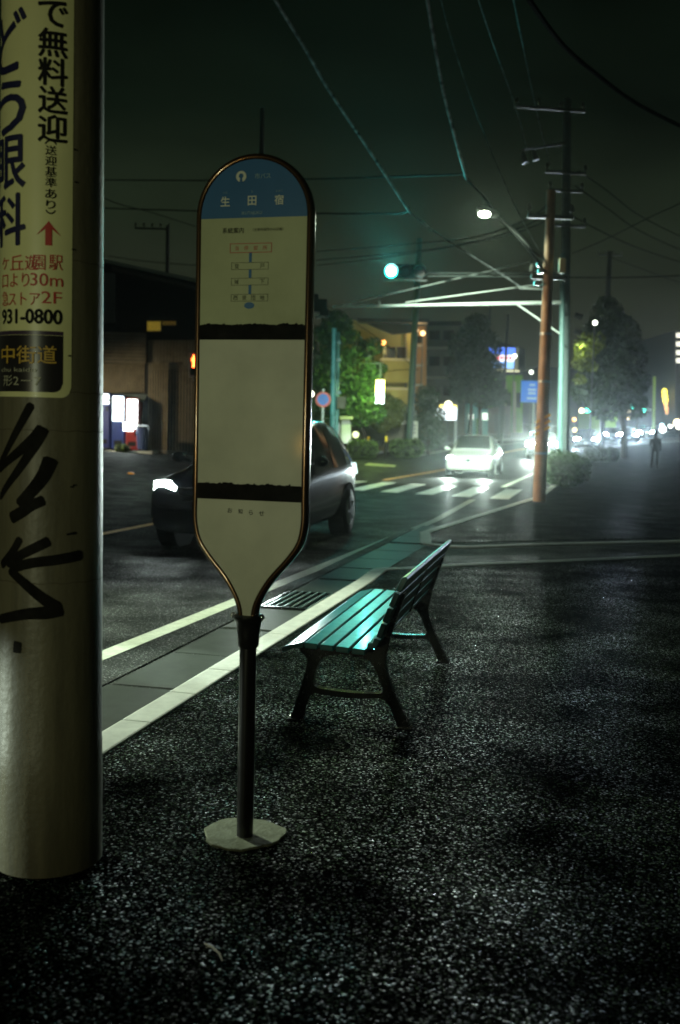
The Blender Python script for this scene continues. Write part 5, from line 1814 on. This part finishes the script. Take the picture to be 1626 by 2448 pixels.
# grey block
gb = poly_house('apartment_block', 'grey concrete apartment block with dark windows between the house and the dark tree', [(984, 1005), (1072, 1005), (1072, 752), (1060, 744), (984, 744)], 84, 12, mat('grey_concrete_wall', (.16, .15, .12), .85, noise=.15, nscale=.5))
face_part(gb, 'parapet', rect(980, 742, 1062, 752), 84, mat('dark_roof', (0, 0, 0)), .5)
for y in (762, 822, 890):
    for x in (990, 1022):
        f = face_part(gb, 'window', rect(x, y, x + 24, y + 22), 84, mat('dark_frame', (0, 0, 0)), .05)
        face_part(gb, 'pane', rect(x + 1, y + 1, x + 23, y + 21), 83.94, mat('dark_pane', (0, 0, 0)), .02).parent = f
for y in (800, 868): face_part(gb, 'floor_band', rect(984, y, 1072, y + 5), 84, mat('pale_trim', (0, 0, 0)), .3)
# shop with turquoise front behind the tree pair
sh = poly_house('shop_building', 'low shop with pale turquoise front behind the two tree trunks', [(1078, 1005), (1125, 1005), (1125, 930), (1078, 930)], 96, 8, mat('turquoise_front', (.18, .40, .38), .7))
face_part(sh, 'lit_window', rect(1080, 955, 1092, 968), 96, mat('lit_window_pale', (.8, .9, .8), .4, emit=(.9, 1, .85), es=1.3), .05)
face_part(sh, 'lit_window', rect(1112, 952, 1124, 968), 96, mat('lit_window_pale', (0, 0, 0)), .05)
face_part(sh, 'door', rect(1098, 965, 1110, 1003), 96, mat('green_door', (.10, .25, .05), .6), .05)
gw = poly_house('green_building', 'bright green painted building under the billboard', [(1128, 1005), (1205, 1005), (1205, 865), (1128, 865)], 108, 10, mat('green_paint_wall', (.14, .30, .04), .75, noise=.2, nscale=.4))
for x in (1140, 1160, 1182): face_part(gw, 'pillar', rect(x, 880, x + 6, 1004), 108, mat('pale_trim', (0, 0, 0)), .4)
for x in (1147, 1168, 1190): face_part(gw, 'window', rect(x, 905, x + 10, 940), 108, mat('dark_pane', (0, 0, 0)), .05)
mw = poly_house('mauve_building', 'plain mauve walled building behind the trunks left of the blue road sign', [(1122, 1004), (1178, 1004), (1178, 935), (1122, 940)], 101, 6, mat('mauve_wall', (.24, .19, .17), .8, noise=.15, nscale=.6))
face_part(mw, 'shutter', rect(1140, 955, 1172, 1003), 101, mat('mauve_shutter', (.20, .17, .16), .6), .05)
tall = poly_house('office_building', 'tall building with lit windows at the right edge of the picture', [(1556, 980), (1640, 980), (1640, 762), (1556, 762)], 118, 15, mat('dim_office_wall', (.14, .14, .13), .8))
for y in (768, 788, 808, 826):
    face_part(tall, 'lit_window', rect(1559, y, 1600, y + 10), 118, mat('office_light', (.9, .9, .8), .4, emit=(1, .96, .8), es=1.4 if y != 808 else .9), .05)
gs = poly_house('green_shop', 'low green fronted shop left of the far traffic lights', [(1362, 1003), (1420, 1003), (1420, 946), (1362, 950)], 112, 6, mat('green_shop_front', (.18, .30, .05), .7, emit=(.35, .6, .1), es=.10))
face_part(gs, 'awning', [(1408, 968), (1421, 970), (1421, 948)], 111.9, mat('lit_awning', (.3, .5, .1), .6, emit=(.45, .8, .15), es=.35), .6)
far_b = poly_house('far_block', 'long low dark block at the end of the street behind the headlights', [(1420, 1004), (1640, 1004), (1640, 900), (1540, 905), (1500, 930), (1420, 940)], 150, 10, mat('far_dark_wall', (.06, .065, .08), .9))
fb2 = poly_house('far_block', 'dark far block behind the concrete pole and the tall street tree', [(1205, 1003), (1420, 1003), (1420, 880), (1330, 850), (1240, 845), (1205, 860)], 135, 10, mat('far_dark_wall', (0, 0, 0)))
fb3 = poly_house('far_block', 'dark flat roofed block beyond the grey apartment block', [(1040, 1003), (1210, 1003), (1210, 805), (1160, 790), (1040, 792)], 140, 10, mat('far_dark_wall', (0, 0, 0)))
rb_ = poly_house('brick_house', 'small ochre gabled house behind the top of the green tree', [(738, 1000), (800, 1000), (800, 775), (786, 742), (760, 735), (738, 770)], 72, 8, M_yel)
face_part(rb_, 'roof', [(734, 772), (760, 733), (806, 772), (806, 764), (762, 726), (734, 762)][::-1], 71.9, mat('dark_roof', (0, 0, 0)), .5)
# gate pillar and wall of the house across the road
gp = poly_house('gate_pillar', 'white rendered gate pillar lit from below beside the teal posts', [(786, 1022), (810, 1022), (808, 965), (788, 965)], 52.5, .6, mat('white_render', (.55, .56, .50), .8, noise=.1), 'pillar')
face_part(gp, 'cap', rect(784, 960, 814, 967), 52.4, mat('pale_trim', (0, 0, 0)), .2)
gp2 = poly_house('boundary_wall', 'pale rendered boundary wall left of the gate pillar', [(755, 1022), (786, 1022), (786, 975), (755, 988)], 53.0, .4, mat('white_render', (0, 0, 0)), 'wall')
bw = poly_house('boundary_wall', 'low grey wall behind the hedge and the small tree', [(812, 1016), (938, 1016), (938, 978), (812, 976)], 58.5, .3, mat('grey_block_wall', (.20, .18, .14), .85, noise=.2, nscale=1.5), 'wall')
# bollards
def bollard(label, px, ytop, ybot, dep):
    p0, p1 = D(px, ybot, dep), D(px, ytop, dep)
    p0.z = Hx(p0.x, dep) + .1
    h = p1.z - p0.z
    root = empty('bollard', p0, label, 'bollard', 'bollards across the road')
    q_ = MB(); q_.tube([Vector((0, 0, 0)), Vector((0, 0, h * .72))], .06, 10); q_.build('post', M_dark, root, smooth=True)
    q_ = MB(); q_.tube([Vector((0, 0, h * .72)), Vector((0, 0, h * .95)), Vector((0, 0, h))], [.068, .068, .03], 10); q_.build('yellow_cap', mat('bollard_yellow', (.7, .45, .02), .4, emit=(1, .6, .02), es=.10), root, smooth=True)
bollard('yellow capped black bollard standing in the gap between the two hedges', 890, 1043 - 38, 1044, 52.5)
bollard('smaller yellow capped bollard behind the left hedge', 849, 1006, 1030, 55)
# ground level lamp glows far away
def globe(label, px, py, dep, r, col, es, name='lamp', cat='lamp', group=None):
    c_ = D(px, py, dep)
    g0 = Vector((c_.x, c_.y, Hx(c_.x, c_.y)))
    root = empty(name, g0, label, cat, group)
    q_ = MB(); q_.tube([Vector((0, .1, 0)), Vector((0, .1, max(.1, c_.z - g0.z)))], .04, 8); q_.build('post', M_galv_d, root)
    q_ = MB(); q_.ball(c_ - g0, r, 7); q_.build('glass', mat('glow_%s' % '_'.join('%02d' % int(99 * v_) for v_ in col) + ('_%d' % int(es * 10)), (.8, .8, .8), .4, emit=col, es=es), root, smooth=True)
    return root
def far_signal(label, px, py, dep, col, es, size=.3):
    c_ = D(px, py, dep)
    g0 = Vector((c_.x + .9, c_.y, Hx(c_.x, c_.y)))
    root = empty('traffic_light', g0, label, 'traffic light', 'far traffic lights')
    c_ = c_ - g0
    q_ = MB(); q_.box(c_.x - .25, c_.x + 1.0, c_.y, c_.y + .2, c_.z - .25, c_.z + .25); q_.build('housing', M_dark, root, bevel=.05)
    q_ = MB(); q_.disc(c_, (0, -1, 0), size, .03, 20); q_.build('lens', mat('far_signal_%s' % ('green' if col[1] > .7 else 'amber'), (.3, .9, .8), .3, emit=col, es=es), root)
    q_ = MB(); q_.tube([Vector((0, .1, 0)), Vector((0, .1, c_.z + .4))], .07, 8); q_.build('post', M_galv_d, root)
teal_e, amber_e, warm_e = (.10, 1.0, .72), (1, .72, .2), (1, .80, .5)
far_signal('far traffic light glowing green left of the green shop', 1355, 946, 120, teal_e, 8)
far_signal('upper far traffic light glowing green above the dazzling headlights', 1464, 936, 122, teal_e, 12, .42)
far_signal('lower far traffic light glowing teal above the dazzling headlights', 1482, 944, 118, (.02, .75, .72), 3.0, .38)
far_signal('tiny far traffic light glowing green beside the pale post', 1511, 962, 130, teal_e, 5, .3)
far_signal('tiny far traffic light glowing green at the far right', 1547, 960, 130, (.4, 1, .85), 5, .3)
far_signal('tiny green signal seen under the blue road sign', 1200, 988 - 1, 125, teal_e, 3, .28)
globe('warm lamp beside the far green traffic light', 1341, 947, 118, .28, warm_e, 6)
globe('orange lamp low above the far street left of the green shop', 1324, 967, 112, .2, (1, .42, .08), 4)
globe('yellow lamp below the orange one near the concrete pole', 1325, 991, 110, .22, (1, .75, .25), 3)
globe('small warm lamp above the dazzling headlights', 1450, 948, 125, .18, warm_e, 4)
globe('lower small warm lamp just above the dazzling headlights', 1449, 964, 125, .18, warm_e, 4)
globe('cream street lamp at the far right above the pale green post', 1521, 893, 128, .36, (1, .92, .75), 5)
globe('faint pale lamp left of a twin in the dark right hand sky', 1442, 914, 130, .22, (.8, .8, .55), .8)
globe('fainter pale lamp right of its twin in the dark right hand sky', 1452, 915, 130, .22, (.7, .7, .5), .5)
globe('orange lamp in the sky above the far street', 1477 + 63, 819 + 1, 128, .2, (1, .45, .1), 0.0) if False else None
globe('orange far lamp in the dark right of the tall street tree', 1496, 823, 132, .16, (1, .50, .15), 2.2)
globe('low white lamp at the far right beside the person', 1528, 990, 112, .34, (.9, 1, .95), 7)
globe('bluish white lamp left of the low white one beside the person', 1526, 981, 114, .22, (.6, .95, 1), 5)
globe('white lamp between the two shop lights at the far right', 1546, 982, 120, .24, (.9, 1, .9), 5)
globe('warm lamp at the right edge above the red sign', 1561, 974, 112, .36, (1, .80, .45), 5)
globe('bright cream lamp at the right edge under the warm lamp', 1565, 983, 112, .30, (1, .93, .8), 6)
globe('small lamp shining at the top of the tall street tree', 1372, 744, 58.5, .12, (.95, 1, .8), 9)
globe('bright wall lamp above the ivy column', 1034, 933, 66, .24, (1, .96, .62), 4)
globe('small white lamp beside the billboard', 1187, 821, 91, .17, (.95, 1, .85), 6)
globe('small white lamp under the billboard', 1225, 858, 88, .16, (.95, 1, .85), 5)
globe('pale lamp beside the right edge of the bus stop sign', 717, 908, 47, .14, (1, .95, .75), 5)
globe('yellow ball lamp under the green tree', 804 + 16, 1004 - 2, 54, .17, (.9, 1, .45), 2.0)
globe('cyan lamp at the foot of the brown pole', 1228, 1000, 68, .17, (.6, 1, 1), 6)
globe('orange lamp on the balcony of the ochre house', 884, 790, 64.2, .16, (1, .36, .05), 3)
globe('left warm lamp on the stair tower', 960, 762, 66, .14, (1, .62, .25), 2.2)
globe('right warm lamp on the stair tower', 975, 768, 66, .17, (1, .62, .25), 2.2)
# string of yellow lanterns at the far right
ln = D(1533, 990, 119)
ls = empty('lantern_string', Vector((ln.x, ln.y, Hx(ln.x, ln.y))), 'vertical string of yellow and orange lanterns at the far right', 'lanterns')
for i, (py, r_, cc, es) in enumerate(((903, .30, (1, .85, .1), 2.5), (913, .32, (1, .85, .1), 2.5), (922, .32, (1, .8, .1), 2.5), (932, .22, (1, .5, .2), 1.8), (942, .22, (1, .55, .25), 1.5), (951, .18, (1, .5, .25), 1))):
    q = MB(); q.ball(D(1532 + i * 1.1, py, 119) - ls.location, r_, 6, (1, 1, 1.3)); q.build('lantern', mat('lantern_%d' % i, (.8, .6, .2), .5, emit=cc, es=es), ls, smooth=True)
q = MB(); q.tube([Vector((0, .4, 0)), D(1532, 895, 119) - ls.location + Vector((0, .4, 0))], .05, 8); q.build('post', M_galv_d, ls)
pg = D(1507, 990, 105)
q = MB(); q.tube([Vector((0, 0, 0)), D(1509, 868, 105) - pg], [.17, .14], 12)
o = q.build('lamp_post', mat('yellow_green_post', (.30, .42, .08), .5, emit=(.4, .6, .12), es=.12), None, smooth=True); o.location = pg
tag(o, 'pale yellow green post rising above the dazzling headlights', 'post')
# ================================================================== PERSON
pp = D(1508, 1079, 50); pp.z = Hx(pp.x, 50) + .045
hp = D(1508, 1079, 50)
person = empty('person', pp, 'person in dark clothes standing on the pavement before the far headlights', 'person')
def skin(name, verts, edges, rad, m, parent, sub=2):
    me = bpy.data.meshes.new(name)
    me.from_pydata(verts, edges, [])
    o_ = bpy.data.objects.new(name, me)
    COL.objects.link(o_)
    sk = o_.modifiers.new('skin', 'SKIN')
    for i, r_ in enumerate(rad):
        me.skin_vertices[0].data[i].radius = (r_, r_)
    me.skin_vertices[0].data[0].use_root = True
    sb_ = o_.modifiers.new('sub', 'SUBSURF'); sb_.levels = sb_.render_levels = sub
    me.materials.append(m)
    o_.parent = parent
    return o_
V = [(0, 0, .95), (0, 0, 1.12), (0, .0, 1.36), (0, -.01, 1.47), (0, -.02, 1.54), (0, -.03, 1.66),
     (.10, 0, .90), (.12, -.02, .50), (.13, .02, .09), (.14, -.12, .04), (-.10, 0, .90), (-.11, .03, .50), (-.12, .06, .09), (-.13, -.07, .04),
     (.19, 0, 1.38), (.25, .01, 1.12), (.24, -.10, .90), (.23, -.14, .82), (-.19, 0, 1.38), (-.24, -.02, 1.12), (-.20, -.16, .95), (-.17, -.20, .90)]
E_ = [(0, 1), (1, 2), (2, 3), (3, 4), (4, 5), (0, 6), (6, 7), (7, 8), (8, 9), (0, 10), (10, 11), (11, 12), (12, 13), (2, 14), (14, 15), (15, 16), (16, 17), (2, 18), (18, 19), (19, 20), (20, 21)]
Rr = [.15, .145, .16, .07, .062, .095, .095, .072, .05, .04, .095, .072, .05, .04, .075, .055, .042, .035, .075, .055, .042, .035]
skin('body', V, E_, Rr, mat('dark_clothes', (.018, .018, .022), .85), person)
q = MB(); q.ball(Vector((0, -.02, 1.70)), .112, 8, (.95, 1.05, .95)); q.build('hair', mat('dark_hair', (.012, .011, .010), .6), person, smooth=True)
# twig on the near pavement
tg = ON(495, 2208, .1); tg.z = .006
q = MB()
q.tube([Vector((-.035, .055, .002)), Vector((-.012, .028, .008)), Vector((.014, -.005, .006)), Vector((.026, -.038, .002))], [.0025, .003, .003, .002], 6)
q.tube([Vector((-.012, .028, .008)), Vector((-.030, .030, .004))], [.0022, .001], 5)
o = q.build('twig', mat('pale_twig', (.22, .19, .13), .7), None, smooth=True); o.location = tg
tag(o, 'small pale broken twig lying on the near asphalt', 'twig')

# ================================================================== LAMPS
CY = (.10, 1.0, .92)
g_ = gc
lamp('green_signal_light', 'SPOT', gc + Vector((0, -.10, 0)), 560, CY, .15, gc + Vector((-6, -20, -1.0)), 165, .6)
lamp('green_signal_beam', 'SPOT', gc + Vector((0, -.12, .02)), 6500, CY, .15, gc + Vector((-.8, -10, 3.9)), 46, .5)
lamp('street_lamp_light', 'SPOT', sl + Vector((-.05, -.05, -.18)), 380, (.80, 1.0, .74), .10, Vector((sl.x - 1.2, sl.y - 1, 0)), 172, .3)
def beams(info, power, col, cone=44, drop=.012, fwd=.14, side=0.0, r=.06):
    root, C, hw_, zl, k = info
    for sd in (1, -1):
        p = root.location + C(-fwd, sd * hw_ * .74, zl)
        aim = root.location + C(-30, sd * hw_ * .74 + side, zl - 30 * drop)
        lamp('headlight_beam', 'SPOT', p, power, col, r, aim, cone, .9)
lamp('street_lamp_light', 'SPOT', sl + Vector((.05, .05, -.18)), 21000, (.80, 1.0, .80), .10, Vector((4.6, 37.5, 1.0)), 56, .8)
beams(car_w, 2200, (.80, 1.0, .88), 60, .065)
beams(car_b, 130, (.86, 1.0, .94), 50, .012)
beams(FAR[0], 6000, (.84, 1.0, .90), 40, .004)
for f in FAR[1:]: beams(f, 3000, (.62, .80, 1.0), 34, -.01)
# lamps that light up their own surroundings
lamp('shop_sign_light', 'POINT', D(872, 900, 50.6), 420, (.55, 1.0, .18), .3)
lamp('tree_lamp_light', 'POINT', D(1340, 800, 59.7), 26, (.85, 1.0, .35), .1)
lamp('balcony_light', 'POINT', D(890, 792, 62.8), 60, (1, .78, .22), .15)
lamp('balcony_light', 'POINT', D(915, 900, 62.0), 60, (1, .82, .25), .15)
lamp('stair_light', 'POINT', D(966, 772, 65.2), 50, (1, .62, .25), .15)
lamp('pillar_uplight', 'POINT', D(806, 1014, 52.1), 6, (.85, .9, 1), .05)
lamp('vending_light', 'AREA', D(289, 960, 43.2), 60, (.85, 1, .97), (2.2, 1.2), D(289, 960, 43.2) + Vector((.5, -6, -1)))
lamp('shop_front_light', 'POINT', D(1095, 955, 93), 50, (.7, 1, .9), .3)
lamp('billboard_light', 'POINT', D(1158, 868, 104), 160, (.8, 1, .5), .3)
lamp('far_street_light', 'POINT', D(1500, 940, 108), 260, (.75, .95, .6), .3)
# unseen lamps added for the light they throw into the view
lamp('rear_sign_light', 'SPOT', Vector((-4.0, -5.0, 1.5)), 430, (.90, 1, .64), .25, Vector((-1.0, 3.5, 1.62)), 28, 1.0)  # unseen low spot added to light the sign and the pole
lamp('left_kerb_light', 'SPOT', Vector((-5.6, 9.3, 4.2)), 5800, (.84, 1.0, .76), .10, Vector((-1.5, 7.7, 0)), 62, .75)  # unseen spot added above the road to brighten kerb and bench
lamp('fence_light', 'SPOT', Vector((-12.5, 39.5, 3.4)), 1400, (1, .90, .62), .2, Vector((-8.2, 45, .8)), 75, 1.0)  # unseen spot added to brighten the board fence
lamp('brown_pole_light', 'SPOT', Vector((-15, 21, 6.5)), 9500, (1, .66, .33), .15, Vector((4.9, 25, 2.2)), 22, .9)  # unseen orange spot assumed at the left, added to brighten the brown pole
lamp('crossing_fill_light', 'SPOT', Vector((-3.0, 36, 6)), 1500, (.62, 1, .92), .15, Vector((.2, 47, 3.2)), 44, .8)  # added spot hidden by the sign plate, brightens the posts and tree
lamp('side_road_light', 'SPOT', Vector((-14, 27, 6)), 5200, (.86, 1, .88), .2, Vector((-7.5, 27, 0)), 100, .9)  # unseen spot added to brighten the road left of the black car
# low spots assumed outside the left edge of the view, added for shadow streaks
lamp('low_left_light', 'SPOT', Vector((-6.0, 3.75, .60)), 800, (.84, 1.0, .84), .05, Vector((.9, 3.15, -.12)), 17, .5)
lamp('low_left_light', 'SPOT', Vector((-4.6, 8.6, .62)), 4200, (.80, 1.0, .84), .05, Vector((1.6, 5.6, -.12)), 19, .5)
lamp('rear_amber_light', 'POINT', Vector((-3.3, -1.5, 1.35)), 14.0, (1, .50, .08), .10)  # unseen amber light assumed behind the camera, added for highlights on the sign frame

# ================================================================== HAZE
q = MB(); q.box(-150, 160, -16, 165, -2.0, 26)
hz = q.build('haze', None)
M = bpy.data.materials.new('night_haze')
M.use_nodes = True
t = M.node_tree
t.nodes.clear()
out = t.nodes.new('ShaderNodeOutputMaterial')
pv = t.nodes.new('ShaderNodeVolumePrincipled')
pv.inputs['Color'].default_value = (.85, .95, .92, 1)
pv.inputs['Density'].default_value = .00034
pv.inputs['Anisotropy'].default_value = .93
t.links.new(pv.outputs[0], out.inputs['Volume'])
hz.data.materials.append(M)
tag(hz, kind='stuff')
